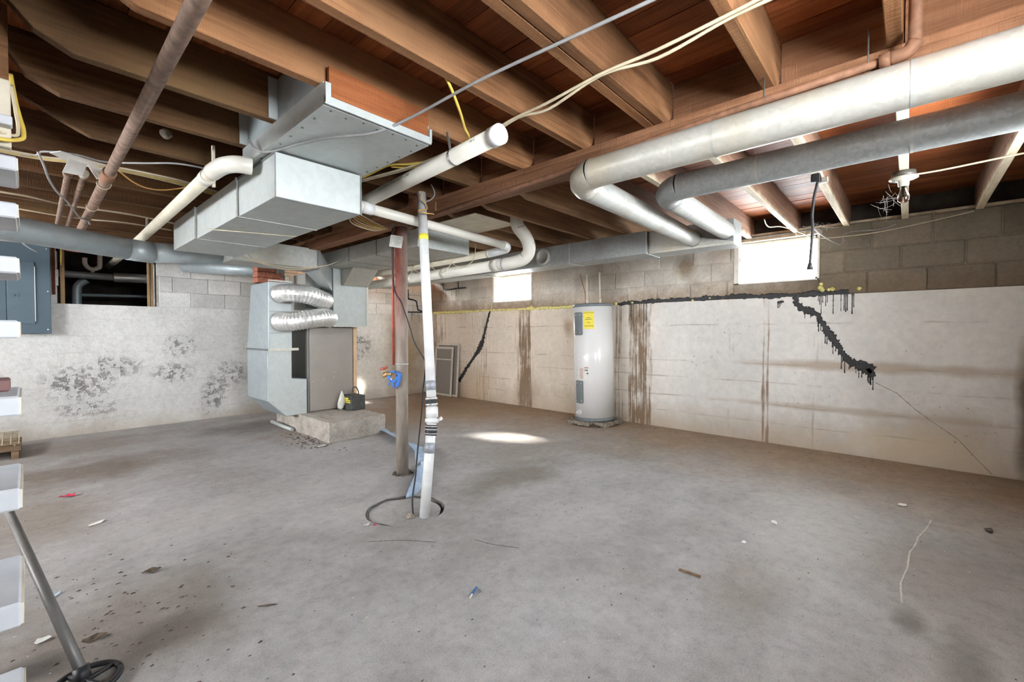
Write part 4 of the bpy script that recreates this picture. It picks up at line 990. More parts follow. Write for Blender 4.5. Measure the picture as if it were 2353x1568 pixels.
MB().tube(smooth_path([(3.085, 2.735, 2.30), (3.09, 2.72, 2.20), (3.16, 2.68, 2.10), (3.22, 2.69, 2.0), (3.24, 2.77, 1.925), (3.22, 2.92, 1.895), (3.20, 3.08, 1.89)], 6), 0.061, 24).build('swept_bend', 'pvc', p3)
MB().tube([(3.20, 3.06, 1.89), (3.36, 7.22, 1.875)], 0.056, 24).build('pipe', 'pvc', p3)
for y in (3.06, 3.9, 4.6): MB().tube([(3.20 + (y - 3.06) * 0.0385, y, 1.89), (3.20 + (y + .1 - 3.06) * 0.0385, y + 0.1, 1.8895)], 0.061, 24).build('coupling', 'pvc', p3)
for c, d in (((3.10, 2.715, 2.185), (0.3, -0.15, -1)), ((3.20, 2.68, 2.05), (0.4, 0, -1)), ((3.24, 2.745, 1.945), (0.1, 0.7, -0.7)), ((3.205, 3.0, 1.89), (-.1, 1, 0))):
    c = Vector(c); d = Vector(d).normalized(); MB().tube([c - d * 0.004, c + d * 0.004], 0.0635, 24).build('solvent_ring', 'grey_tape', p3)
p4 = thing('plastic_pipe', (0.72, 5.0, 2.06), 'long cream plastic pipe sloping back to the crawl space opening', 'pipe')
MB().tube(smooth_path([(0.832, 2.66, 2.11), (0.765, 2.68, 2.11), (0.722, 2.76, 2.108), (0.708, 2.90, 2.105)], 5), 0.044, 20).build('bend', 'pvc', p4)
MB().tube([(0.708, 2.88, 2.105), (0.735, 5.2, 2.10), (0.76, 8.1, 2.11)], 0.0375, 20).build('pipe', 'pvc_cream', p4)
MB().tube([(0.709, 2.98, 2.105), (0.711, 3.06, 2.105)], 0.042, 20).build('coupling', 'pvc', p4)
for y in (3.02, 5.15): MB().box(0.738, 0.752, y, y + 0.02, 2.06, 2.30).build('hanger_strap', 'cream_paint', p4)

ip = thing('iron_pipe', (0.34, 2.5, 2.12), 'long dusty brown iron pipe running diagonally under the left joists', 'pipe')
MB().tube([(0.338, -0.65, 2.152), (0.340, 3.55, 2.152)], 0.0255, 18).build('pipe', 'iron_brown', ip)
MB().tube([(0.340, 3.5, 2.152), (0.342, 6.1, 2.15)], 0.029, 18).build('pipe', 'iron_brown', ip)
MB().tube([(0.340, 3.50, 2.152), (0.340, 3.66, 2.152)], 0.034, 18).build('coupling', 'iron_pipe', ip)
for y in (3.80, 4.55):
    h_ = MB(); hoop(h_, Vector((0.34, y, 2.152)), Vector((0, 1, 0)), 0.034, 0.012, 0.003, R(-200), R(40)); h_.build('hanger_wire', 'cream_wire', ip)
for x, y0, y1, lab in ((0.185, 3.88, 5.9, 'thin brown iron pipe under the white plaster scraps'), (0.252, 3.83, 5.9, 'thin rusty iron pipe ending in a white fitting')):
    t = thing('iron_pipe', (x, y0, 2.18), lab, 'pipe'); MB().tube([(x, y0, 2.2), (x + 0.015, y1, 2.2)], 0.017, 12).build('pipe', 'iron_brown', t)
    MB().tube([(x, y0 - 0.02, 2.2), (x, y0 + 0.05, 2.2)], 0.024, 12).build('fitting', 'porcelain' if x > 0.2 else 'iron_brown', t)
gp = thing('gas_pipe', (2.03, 0.7, 2.1), 'rusty brown gas pipe running along the girder and turning up at an elbow', 'pipe')
MB().tube([(2.055, 3.0, 2.083), (2.042, 1.47, 2.112), (2.04, 0.55, 2.158), (2.04, 0.035, 2.168)], 0.0145, 14).build('pipe', 'iron_pipe', gp)
MB().tube(smooth_path([(2.04, 0.06, 2.168), (2.04, 0.015, 2.172), (2.04, -0.005, 2.20)], 4), 0.0225, 14).build('elbow', 'iron_pipe', gp)
MB().tube([(2.04, 0.09, 2.167), (2.04, 0.06, 2.168)], 0.024, 14).build('collar', 'iron_pipe', gp)
MB().tube([(2.04, -0.004, 2.19), (2.04, -0.004, 2.50)], 0.0185, 14).build('riser', 'iron_pipe', gp)
for y, zz in ((0.45, 2.16), (0.12, 2.167)):
    MB().tube([(2.036, y, 2.30), (2.03, y, zz + 0.0), (2.04, y, zz - 0.018), (2.055, y, zz)], 0.003, 5).build('hanger_wire', 'dark_metal', gp)

# ---- white panning sheet between joists beyond the girder
one('panning_sheet', MB().box(2.62, 3.16, 2.80, 3.34, 2.240, 2.246), 'cream_paint', 'flat pale sheet covering a joist bay beside the girder', 'sheet metal')

# ---- electrical panel
ep = thing('electrical_panel', (-0.1, 7.1, 1.2), 'blue-grey steel electrical panel mounted on the back wall', 'electrical panel')
MB().box(-0.42, 0.178, 7.125, 7.232, 1.20, 2.17).build('cabinet', 'panel_blue', ep, bevel=0.004)
MB().box(-0.42, 0.182, 7.117, 7.1255, 1.195, 2.175).build('cover', 'panel_blue', ep, bevel=0.003)
MB().box(-0.14, 0.062, 7.108, 7.1175, 1.30, 1.98).build('door', 'panel_door', ep, bevel=0.003)
MB().box(0.060, 0.066, 7.104, 7.1165, 1.33, 1.93).build('hinge', 'pvc_white', ep)
MB().box(-0.105, -0.055, 7.102, 7.1085, 1.585, 1.63).build('latch', 'panel_blue', ep)
MB().box(-0.085, -0.075, 7.100, 7.1025, 1.60, 1.615).build('keyhole', 'black', ep)
MB().box(-0.34, -0.145, 7.110, 7.1175, 1.30, 1.98).build('dead_front', 'panel_blue', ep, bevel=0.003)
sc = MB()
for x, z in ((0.15, 2.13), (0.155, 1.66), (0.15, 1.235)): sc.box(x, x + 0.01, 7.1145, 7.117, z, z + 0.01)
sc.build('cover_screws', 'zinc_strap', ep)

# ---- inside the crawl space
cd = thing('flexible_duct', (0.7, 8.0, 1.9), 'silver ribbed duct lying inside the dark crawl space opening', 'flexible duct')
pp = smooth_path([(0.80, 8.02, 1.955), (0.95, 8.0, 1.96), (1.2, 8.0, 1.965), (1.6, 8.0, 1.97)], 12)
MB().tube(pp, [0.062 * (1.05 if i % 2 else 0.97) for i in range(len(pp))], 18).build('ribbed_tube', 'flex_foil', cd)
MB().tube([(0.0, 8.05, 1.965), (0.82, 8.02, 1.955)], 0.045, 16).build('smooth_pipe', 'galv_grey', cd)
pt = thing('drain_trap', (0.58, 7.8, 1.98), 'white u-shaped drain trap hanging in the crawl space opening', 'drain trap')
MB().tube(smooth_path([(0.505, 7.8, 2.16), (0.505, 7.8, 2.09), (0.53, 7.8, 2.04), (0.575, 7.8, 2.02), (0.62, 7.8, 2.04), (0.645, 7.8, 2.09), (0.645, 7.8, 2.45)], 5), 0.026, 14).build('u_bend', 'pvc', pt)
MB().tube([(0.575, 7.8, 2.0), (0.575, 7.8, 1.985)], 0.018, 10).build('cleanout_plug', 'pvc_white', pt)
cp = thing('vent_pipe', (0.47, 8.4, 1.45), 'grey vertical pipe with a cross pipe deep in the crawl space', 'pipe')
MB().tube(smooth_path([(0.46, 8.4, 1.40), (0.46, 8.4, 1.75), (0.48, 8.4, 1.86), (0.56, 8.38, 1.93)], 4), 0.05, 14).build('riser', 'galv_blue', cp)
MB().tube([(0.48, 8.4, 1.72), (1.9, 8.4, 1.76)], 0.022, 12).build('cross_pipe', 'galv_blue', cp)

# ---- staircase with white treads
stc = thing('staircase', (-0.5, 1.0, 0), 'open wooden staircase with thick white painted treads', 'staircase')
for k in range(0, 10):
    z = 0.044 + 0.2 * (9 - k); y = 1.20 + 0.171 * (7 - k)
    MB().box(-0.92, -0.016, y, y + 0.30, z - 0.052, z).build('tread', 'white_paint', stc, bevel=0.005)
    MB().box(-0.0175, -0.0135, y + 0.006, y + 0.294, z - 0.048, z - 0.004).build('tread_end', 'cream_paint', stc)
for x in (-0.80, -0.30):
    MB().prism([(0.72, 0.0), (1.0, 0.0), (2.55, 1.80), (2.55, 2.10), (2.42, 2.10)], 'x', x, x + 0.04).build('stringer', 'rough_wood', stc)
MB().box(-0.92, -0.030, 2.555, 2.598, 1.915, 2.172).build('header_board', 'cream_paint', stc, bevel=0.004)
MB().box(-0.92, -0.026, 2.50, 2.553, 1.985, 2.02).build('ledger_strip', 'white_paint', stc, bevel=0.004)
one('brown_board', MB().box(-0.30, -0.035, 1.86, 1.96, 1.0445, 1.078), 'maroon', 'thin maroon board lying on a white stair tread', 'board', bevel=0.004)
lb = thing('tape_holder', (-0.15, 1.80, 1.244), 'grey tray with a black loop handle on an upper stair tread', 'tray')
MB().box(-0.30, -0.065, 1.84, 2.0, 1.2445, 1.262).build('tray', 'galv_blue', lb, bevel=0.003)
MB().tube([(-0.13 + 0.035 * math.cos(a), 1.90, 1.29 + 0.028 * math.sin(a)) for a in [i * math.pi / 8 for i in range(17)]], 0.006, 8).build('loop', 'black', lb)
# leaning pole with black foot
pole = thing('leaning_pole', (0.11, 2.13, 0), 'grey metal pole with a black ring foot leaning against the stair', 'pole')
F0 = Vector((0.112, 2.085, 0.03)); F1 = Vector((-0.105, 3.14, 0.49))
MB().tube([F0, F1], 0.0165, 18).build('shaft', 'steel_tube', pole)
hub = MB(); hub.tube([(0.112, 2.085, 0.004), (0.106, 2.104, 0.055)], 0.023, 14); hub.build('socket', 'black', pole)
rg = MB(); rg.tube([(0.117 + 0.088 * math.cos(a), 2.07 + 0.088 * math.sin(a), 0.014) for a in [i * math.pi / 16 for i in range(33)]], 0.010, 8)
for i in range(4):
    a = i * math.pi / 2 + 0.5; rg.tube([(0.117, 2.07, 0.02), (0.117 + 0.086 * math.cos(a), 2.07 + 0.086 * math.sin(a), 0.013)], 0.008, 6)
rg.build('foot_ring', 'black', pole)
# pallet with metal grate under the stair
pal = thing('wooden_pallet', (-0.3, 6.6, 0), 'small weathered wooden pallet on the floor by the back wall', 'pallet')
for x in (-0.75, -0.45, -0.12): MB().box(x, x + 0.05, 6.30, 7.0, 0.0, 0.075).build('runner', 'rough_wood', pal, bevel=0.003)
for i in range(5): MB().box(-0.78, -0.055, 6.31 + i * 0.145, 6.42 + i * 0.145, 0.0755, 0.095).build('deck_board', 'rough_wood', pal, bevel=0.003)
gr = MB()
for i in range(13): gr.tube([(-0.72 + i * 0.054, 6.45, 0.101 + 0.02), (-0.72 + i * 0.054, 6.95, 0.101 + 0.07)], 0.004, 5)
for i in range(10): gr.tube([(-0.72, 6.45 + i * 0.055, 0.121 + i * 0.0055), (-0.075, 6.45 + i * 0.055, 0.121 + i * 0.0055)], 0.004, 5)
gr.tube([(-0.70, 6.46, 0.0955), (-0.70, 6.46, 0.121)], 0.006, 5).tube([(-0.1, 6.46, 0.0955), (-0.1, 6.46, 0.121)], 0.006, 5).tube([(-0.1, 6.93, 0.0955), (-0.1, 6.93, 0.168)], 0.006, 5).tube([(-0.70, 6.93, 0.0955), (-0.70, 6.93, 0.168)], 0.006, 5)
one('metal_grate', gr, 'cream_wire', 'pale wire grate lying on top of the wooden pallet', 'grate')

# ---- bulb holder on the near joist
bh = thing('bulb_holder', (3.80, 0.036, 2.15), 'bare clear bulb in a porcelain holder under a whitewashed joist', 'light fixture')
bc = (3.83, 0.036, 0)
MB().lathe([(0.062, 2.249), (0.062, 2.218), (0.058, 2.214)], bc, 24).build('junction_box', 'dark_metal', bh)
MB().lathe([(0.072, 2.214), (0.074, 2.205), (0.055, 2.196), (0.030, 2.190), (0.027, 2.160), (0.022, 2.156)], bc, 24).build('socket', 'porcelain', bh)
bl = MB().lathe([(0.014, 2.157), (0.016, 2.135), (0.028, 2.105), (0.032, 2.085), (0.028, 2.064), (0.016, 2.052), (0.003, 2.049)], bc, 20).build('bulb', 'bulb_glass', bh)
MB().lathe([(0.006, 2.155), (0.005, 2.10), (0.010, 2.085)], bc, 10).build('filament_stem', 'tan_edge', bl)
oc = thing('outlet_cord', (3.5, 0.47, 2.2), 'plug adapter on a joist with a dark cord hanging in front of the window', 'cord')
MB().box(3.47, 3.53, 0.44, 0.49, 2.195, 2.249).build('adapter', 'black', oc, bevel=0.004)
MB().box(3.50, 3.535, 0.40, 0.439, 2.19, 2.225).build('plug_head', 'zinc_strap', oc, bevel=0.004)
MB().tube(smooth_path([(3.50, 0.455, 2.20), (3.505, 0.475, 2.10), (3.515, 0.485, 1.98), (3.505, 0.48, 1.90), (3.50, 0.485, 1.78), (3.50, 0.492, 1.66)], 6), 0.0085, 6).build('wire', 'rubber', oc)
MB().tube([(3.50, 0.492, 1.67), (3.50, 0.492, 1.628)], [0.010, 0.02], 10).build('plug', 'black', oc)

# ---- cables
def cable(pts, r, mat, label, group=None, name='cable', sub=6):
    return one(name, MB().tube(smooth_path(pts, sub), r, 7), mat, label, 'cable', group)
cable([(1.33, 0.36, 2.243), (1.315, 0.60, 2.241), (1.29, 0.91, 2.242), (1.25, 1.31, 2.236), (1.20, 1.70, 2.20), (1.10, 1.86, 2.142), (0.985, 2.07, 2.142), (0.93, 2.22, 2.144), (0.86, 2.46, 2.146), (0.815, 2.53, 2.16), (0.80, 2.60, 2.23)], 0.0065, 'grey_wire', 'grey cable stretched across the joists and over the flat metal box')
for dx, dz, lab in ((0.0, 0.0, 'cream sheathed cable stapled below the joists, upper of the pair'), (0.02, -0.006, 'cream sheathed cable sagging below its twin under the joists')):
    cable([(1.53 + dx, 0.30, 2.243 + dz), (1.545 + dx, 0.46, 2.243), (1.55 + dx * 1.4, 0.70, 2.236 + dz * 2), (1.552 + dx * .4, 0.93, 2.242), (1.57 + dx * 1.3, 1.22, 2.232 + dz * 2), (1.585 + dx * .5, 1.40, 2.240), (1.58 + dx, 1.62, 2.215), (1.57 + dx, 1.85, 2.205), (1.545 + dx, 2.1, 2.19), (1.52 + dx, 2.4, 2.20), (1.50 + dx, 2.75, 2.225)], 0.0065, 'cream_wire', lab)
cable([(1.13, 1.44, 2.32), (1.20, 1.44, 2.25), (1.31, 1.50, 2.20), (1.42, 1.59, 2.19), (1.51, 1.66, 2.188), (1.55, 1.78, 2.186), (1.565, 1.95, 2.184), (1.53, 2.18, 2.20), (1.49, 2.36, 2.225), (1.48, 2.62, 2.22), (1.45, 2.9, 2.23)], 0.0065, 'yellow_wire', 'yellow cable looping down beside the capped white pipe')
cable([(1.52, 1.68, 2.196), (1.575, 1.85, 2.178), (1.585, 2.0, 2.178), (1.55, 2.2, 2.19), (1.51, 2.36, 2.222)], 0.006, 'yellow_wire', 'short second yellow cable lying on the capped white pipe')
cable([(-0.6, 3.9, 2.235), (-0.02, 3.82, 2.236), (0.08, 3.65, 2.236), (0.21, 3.58, 2.237), (0.33, 3.60, 2.236), (0.48, 3.46, 2.235), (0.63, 3.31, 2.236), (0.80, 3.29, 2.24)], 0.0055, 'grey_wire', 'grey cable crossing the left joists beyond the iron pipe')
for i in range(4):
    o_ = 0.022 * i
    cable([(-0.6, 3.78 + o_, 2.238), (0.0, 3.77 + o_, 2.236), (0.18, 3.71 + o_, 2.236), (0.39, 3.655 + o_, 2.234), (0.62, 3.645 + o_ * 1.4, 2.234), (0.79, 3.69 + o_ * 1.6, 2.238), (1.0, 3.80 + o_ * 1.6, 2.242)], 0.0055, ('cream_wire', 'cream_wire', 'yellow_wire', 'cream_wire')[i], 'thin %s cable in the bundle crossing the left joists' % ('cream', 'cream', 'yellow', 'cream')[i], 'bundle of cables left of the trunk duct')
cable([(0.40, 3.72, 2.235), (0.49, 3.86, 2.215), (0.58, 3.93, 2.21), (0.68, 3.92, 2.222), (0.79, 3.78, 2.24)], 0.005, 'orange_wire', 'thin tan wire drooping between two joists left of the trunk duct')
cable([(-0.5, 4.90, 2.24), (-0.12, 4.93, 2.236), (0.01, 4.95, 2.238), (0.17, 5.02, 2.236), (0.35, 5.06, 2.237), (0.59, 5.02, 2.234), (0.95, 5.16, 2.24)], 0.0075, 'cream_wire', 'thick cream cable stretched over the blue-grey round duct')
cable([(-0.4, 5.28, 2.21), (0.02, 5.32, 2.2), (0.18, 5.36, 2.2), (0.39, 5.34, 2.2), (0.61, 5.26, 2.2), (0.95, 5.33, 2.205)], 0.006, 'cream_wire', 'thin cream cable running behind the blue-grey round duct')
cable([(0.055, 3.67, 2.232), (0.08, 3.72, 2.17), (0.10, 3.80, 2.12), (0.14, 3.98, 2.09), (0.19, 4.18, 2.085), (0.24, 4.52, 2.10), (0.29, 4.87, 2.12), (0.345, 5.0, 2.125), (0.36, 5.03, 2.10)], 0.006, 'grey_wire', 'loose dark cable dangling past the thin iron pipes')
cable([(-0.05, 6.5, 2.25), (-0.06, 6.62, 2.18), (-0.03, 6.7, 2.13), (0.03, 6.8, 2.085), (0.09, 6.88, 2.06)], 0.006, 'pvc_white', 'loose white cable end drooping before the electrical panel')
cable([(-0.4, 6.6, 2.16), (-0.1, 6.65, 2.15), (0.08, 6.70, 2.155), (0.2, 6.75, 2.165), (0.3, 6.8, 2.18)], 0.006, 'yellow_wire', 'yellow cable running above the electrical panel')
for i in range(4):
    cable([(0.10, 6.85 + 0.02 * i, 2.21 - .008 * i), (0.36, 7.02, 2.16 - 0.012 * i), (0.66, 7.06, 2.125 + 0.010 * i), (0.90, 7.08, 2.105 - 0.005 * i), (1.15, 7.08, 2.115), (1.6, 7.12, 2.13)], 0.0055, 'red_wire', 'red cable sagging across the top of the crawl space opening', 'red cables over the crawl space')
cable([(0.272, 7.205, 2.25), (0.272, 7.20, 2.10), (0.268, 7.20, 1.98)], 0.008, 'yellow_wire', 'yellow cable hanging down the stud by the crawl space opening')
yl = [(-0.35, 2.49, 2.045), (-0.05, 2.52, 2.03), (-0.012, 2.56, 2.06), (-0.006, 2.60, 2.12), (-0.012, 2.66, 2.20), (-0.03, 2.72, 2.30)]
cable([(-0.35, 2.44, 1.93), (-0.09, 2.50, 1.925), (-0.01, 2.56, 1.955), (0.002, 2.60, 2.0), (-0.008, 2.64, 2.07), (-0.018, 2.68, 2.14), (-0.03, 2.70, 2.25)], 0.0075, 'yellow_wire', 'bright yellow cable looping round the stair header')
cable([(-0.06, 2.545, 1.965), (-0.018, 2.585, 1.975), (-0.012, 2.61, 2.02), (-0.018, 2.64, 2.09), (-0.028, 2.68, 2.2)], 0.006, 'cream_wire', 'cream cable looping beside the yellow one at the stair header')
for i in range(6):
    o_ = 0.03 * i
    cable([(1.40, 2.95 + o_, 2.20), (1.55 + 0.02 * i, 3.05 + o_, 2.17 - 0.015 * (i % 3)), (1.75, 3.18 + o_ * .8, 2.13 - 0.01 * i), (1.95, 3.25 + o_ * .5, 2.10 - 0.008 * i), (2.05, 3.27 + o_ * .2, 2.085)], 0.0055, ('cream_wire', 'orange_wire', 'yellow_wire', 'cream_wire', 'orange_wire', 'cream_wire')[i], 'thin %s cable in the bunch converging on top of the post' % ('cream', 'orange', 'yellow', 'cream', 'orange', 'cream')[i], 'cables gathered at the post head')
for i in range(2):
    cable([(1.33, 4.4 + .2 * i, 1.925), (1.5, 4.7, 1.905 - .01 * i), (1.85, 4.80, 1.885 - .02 * i), (2.2, 4.80, 1.94), (2.4, 4.84, 2.02)], 0.005, 'cream_wire', 'thin cream wire slung in front of the branch duct', 'wires before the branch duct')
cable([(1.93, 2.62, 2.23), (1.925, 2.63, 2.18), (1.965, 2.63, 2.15), (1.97, 2.62, 2.11), (1.91, 2.64, 2.09), (1.93, 2.60, 2.07), (2.02, 2.60, 2.08)], 0.004, 'orange_wire', 'curly tan wire dangling beside the pump pipe top')
cable([(2.01, 2.62, 2.30), (2.035, 2.61, 2.24), (2.03, 2.64, 2.20), (1.99, 2.67, 2.175)], 0.0045, 'grey_wire', 'wire hook holding the top of the pump pipe')
for i in range(4):
    y0 = 3.25 + 0.35 * i
    cable([(3.05, y0, 2.10), (3.09, y0 + 0.08, 1.96), (3.10, y0 + 0.25, 1.90 - 0.03 * (i % 2)), (3.08, y0 + 0.42, 1.96), (3.05, y0 + 0.5, 2.10)], 0.004, 'cream_wire', 'pale wire loop hanging below the far end of the duct', 'wire loops by the drain pipe')
cable([(4.53, 0.99, 2.24), (4.75, 1.0, 2.215), (4.95, 0.93, 2.24), (5.2, 0.80, 2.20), (5.33, 0.70, 2.155), (5.37, 0.45, 2.145), (5.385, 0.2, 2.155), (5.39, -0.1, 2.19), (5.385, -0.40, 2.235)], 0.005, 'cream_wire', 'thin cream wire draped along the top of the block wall past the window')
cable([(4.12, 0.56, 2.02), (4.4, 0.52, 1.99), (4.8, 0.47, 1.985), (5.1, 0.46, 2.05), (5.25, 0.47, 2.14), (5.3, 0.40, 2.17), (5.3, 0.2, 2.16), (5.25, 0.1, 2.18)], 0.0045, 'grey_wire', 'loose wire end hooked on the joist beside the window')
cable([(3.88, 0.02, 2.235), (3.9, -0.15, 2.238), (3.88, -0.40, 2.243), (3.86, -0.65, 2.246)], 0.006, 'cream_wire', 'cream cable feeding the bulb holder')

# ---- plaster scraps stuck at the left joists
ps = MB(); 
def sheet(mb, P, th=0.004, nrm=Vector((0, 0, 1))):
    n_ = len(P); P = [Vector(p) for p in P]; return mb.add(P + [p + nrm * th for p in P], [tuple(range(n_)), tuple(range(2 * n_ - 1, n_ - 1, -1))] + [(i, i + n_, (i + 1) % n_ + n_, (i + 1) % n_) for i in range(n_)])
sheet(ps, [(0.10, 3.62, 2.225), (0.14, 3.56, 2.23), (0.34, 3.66, 2.235), (0.42, 3.72, 2.235), (0.38, 3.75, 2.23), (0.20, 3.76, 2.225)])
one('plaster_scrap', ps, 'paper', 'long torn white sheet stuck under the left joists', 'plaster')
one('plaster_scrap', sheet(MB(), [(0.175, 3.62, 2.215), (0.255, 3.66, 2.215), (0.235, 3.70, 2.15), (0.15, 3.68, 2.145)], 0.004, Vector((0.3, -0.9, 0))), 'paper', 'torn white flap hanging left of its twin under the joists', 'plaster')
one('plaster_scrap', sheet(MB(), [(0.255, 3.67, 2.215), (0.33, 3.68, 2.205), (0.35, 3.70, 2.15), (0.30, 3.71, 2.15)], 0.004, Vector((0.3, -0.9, 0))), 'paper', 'torn white flap hanging beside the rusty thin pipe', 'plaster')
one('wasp_nest', MB().lathe([(0.012, 2.32), (0.03, 2.34), (0.03, 2.36), (0.01, 2.375)], (0.55, 3.17, 0.0), 10), 'plaster' if 'plaster' in M else 'stone', 'small grey mud nest on the side of a left joist', 'nest')
hs = MB().box(1.10, 1.115, 5.10, 5.12, 2.0, 2.25)

# ---- tar, foam on the walls (built-up material on the surface)
def blot(name, plane, poly, width, mat, parent, drips=0, seed=1, step=0.012, th=0.005, dl=0.12, fall=True):
    """ragged trowelled strip following a polyline on a wall; plane=('x',5.427) faces -x, ('y',7.234) faces -y"""
    random.seed(seed); ax, c = plane
    def W(u, z, d): return Vector((c - d, u, z)) if ax == 'x' else (Vector((u, c - d, z)) if ax == 'y' else Vector((u, z, c + d)))
    pts_ = []
    for (a, b_) in zip(poly[:-1], poly[1:]):
        L_ = math.hypot(b_[0] - a[0], b_[1] - a[1]); k = max(2, int(L_ / step))
        for i in range(k): pts_.append((a[0] + (b_[0] - a[0]) * i / k, a[1] + (b_[1] - a[1]) * i / k))
    pts_.append(poly[-1]); n_ = len(pts_); V = []; F = []
    for i, (u, z) in enumerate(pts_):
        p, q = pts_[max(i - 1, 0)], pts_[min(i + 1, n_ - 1)]; t = Vector((q[0] - p[0], q[1] - p[1])).normalized(); nn = Vector((-t.y, t.x))
        w = width(i / (n_ - 1)) if callable(width) else width
        w1 = w * random.uniform(0.55, 1.35); w2 = w * random.uniform(0.55, 1.35)
        V += [W(u + nn.x * w1, z + nn.y * w1, 0.0005), W(u + nn.x * w1 * .7, z + nn.y * w1 * .7, th), W(u - nn.x * w2 * .7, z - nn.y * w2 * .7, th), W(u - nn.x * w2, z - nn.y * w2, 0.0005)]
    F = [(i * 4 + j, i * 4 + j + 1, i * 4 + 5 + j, i * 4 + 4 + j) for i in range(n_ - 1) for j in range(3)]
    mb = MB().add(V, F)
    for d in range(drips):
        u, z = random.choice(pts_); l = dl * random.uniform(0.25, 1.0) ; r = random.uniform(0.0025, 0.005)
        V = []; 
        for i in range(5):
            zz = z - l * i / 4; rr = r * (1.2 if i in (0, 4) else 0.8) * (0.9 if i < 4 else 1.0); V += [W(u - rr, zz, 0.0005), W(u, zz, 0.0035), W(u + rr, zz, 0.0005)]
        mb.add(V, [(i * 3 + j, i * 3 + j + 1, i * 3 + 4 + j, i * 3 + 3 + j) for i in range(4) for j in range(2)])
    o = mb.build(name, mat, parent); return o
PX = ('x', XR)
blot('tar_patch', PX, [(5.42, 1.595), (5.51, 1.35), (5.60, 1.08), (5.68, 0.93), (5.74, 0.86), (5.85, 0.74), (6.06, 0.52), (6.25, 0.29)], lambda t: 0.024 + 0.035 * math.exp(-((t - 0.45) / 0.12) ** 2) + 0.05 * max(0, t - 0.6), 'tar', wall_right, 4, 3, dl=0.06)
blot('tar_patch', PX, [(0.89, 1.59), (0.87, 1.50), (0.80, 1.44), (0.70, 1.40), (0.65, 1.31), (0.61, 1.21), (0.53, 1.10), (0.48, 0.99), (0.42, 0.92), (0.33, 0.88), (0.25, 0.83)], lambda t: 0.024 + 0.014 * math.sin(t * 9) ** 2 + 0.03 * max(0, (t - 0.85) / 0.15), 'tar', wall_right, 34, 5, dl=0.17)
blot('tar_patch', PX, [(0.285, 0.86), (0.245, 0.78)], 0.028, 'tar', wall_right, 10, 6, dl=0.13)
blot('tar_patch', PX, [(1.05, 1.535), (0.99, 1.535)], 0.016, 'tar', wall_right, 5, 7, dl=0.09)
blot('tar_band', ('x', XR + 0.004), [(2.98, 1.59), (2.73, 1.60), (2.28, 1.612), (1.91, 1.612), (1.51, 1.618), (1.16, 1.60), (0.80, 1.60), (0.55, 1.604), (0.44, 1.61)], lambda t: 0.017 + 0.016 * abs(math.sin(t * 23)), 'tar', wall_right, 8, 8, step=0.02, dl=0.08)
blot('tar_drips', PX, [(0.70, 1.588), (0.40, 1.588)], 0.003, 'tar', wall_right, 24, 9, dl=0.20)
blot('tar_drips', PX, [(2.80, 1.588), (2.50, 1.588)], 0.004, 'tar', wall_right, 8, 10, dl=0.3)
blot('tar_patch', ('x', XR + 0.005), [(6.72, 2.21), (6.72, 2.06), (6.66, 2.035), (6.50, 2.025), (6.30, 2.035), (6.05, 2.03)], 0.014, 'tar', wall_right, 6, 12, dl=0.14)
blot('tar_patch', ('x', XR + 0.005), [(6.27, 2.20), (6.27, 2.04)], 0.012, 'tar', wall_right, 2, 13, dl=0.08)
blot('tar_patch', ('y', YB + 0.001), [(4.98, 2.05), (4.99, 1.86), (5.10, 1.845), (5.18, 1.82), (5.21, 1.66), (5.34, 1.61)], 0.017, 'tar', wall_back, 3, 14, dl=0.10)
blot('tar_patch', ('y', YB + 0.001), [(4.80, 1.60), (5.05, 1.605), (5.36, 1.61)], 0.012, 'tar', wall_back, 8, 15, dl=0.22)
# long hairline settlement crack
blot('wall_crack', PX, [(0.23, 0.73), (0.07, 0.64), (-0.05, 0.51), (-0.19, 0.39), (-0.33, 0.28), (-0.46, 0.11), (-0.54, 0.01)], 0.0026, 'crack_brown', wall_right, 0, 16, th=0.001)
# spray foam bead along the ledge
random.seed(17); fm = MB(); yy = 7.0; P = []; rs = []
while yy > 3.66:
    P.append((XR - 0.002, yy, 1.588 + random.uniform(-0.006, 0.008))); rs.append(random.uniform(0.010, 0.021) + (0.010 if yy > 5.95 else 0) + (0.02 * math.exp(-((yy - 4.50) / 0.05) ** 2)) + (0.006 if yy < 4.4 else 0)); yy -= 0.022
fm.tube(P, rs, 7)
for i in range(26):
    y = random.uniform(5.9, 7.0); l = random.uniform(0.01, 0.05); fm.tube([(XR - 0.001, y, 1.585), (XR - 0.001, y + random.uniform(-.01, .01), 1.585 - l)], [0.009, 0.003], 5)
fm.tube([(XR - 0.001, 4.50, 1.59), (XR - 0.001, 4.47, 1.65)], [0.03, 0.006], 6); fm.tube([(XR + 0.002, 5.39, 1.58), (XR + 0.004, 5.385, 1.72)], [0.008, 0.006], 6)
fm.build('spray_foam', 'foam', wall_right)
fm = MB()
for (y, z, r) in ((0.665, 1.70, .018), (0.67, 1.665, .026), (0.655, 1.64, .022), (0.60, 1.64, .018), (0.57, 1.645, .022), (0.36, 1.637, .02), (2.98, 1.60, .024), (2.74, 1.607, .018), (1.95, 1.60, .013), (1.75, 1.615, .012)):
    fm.lathe([(r * .3, -r), (r, -r * .4), (r * .9, r * .4), (r * .2, r * .9)], (XR, y, z), 7, smooth=False)
fm.build('spray_foam', 'foam', wall_right)

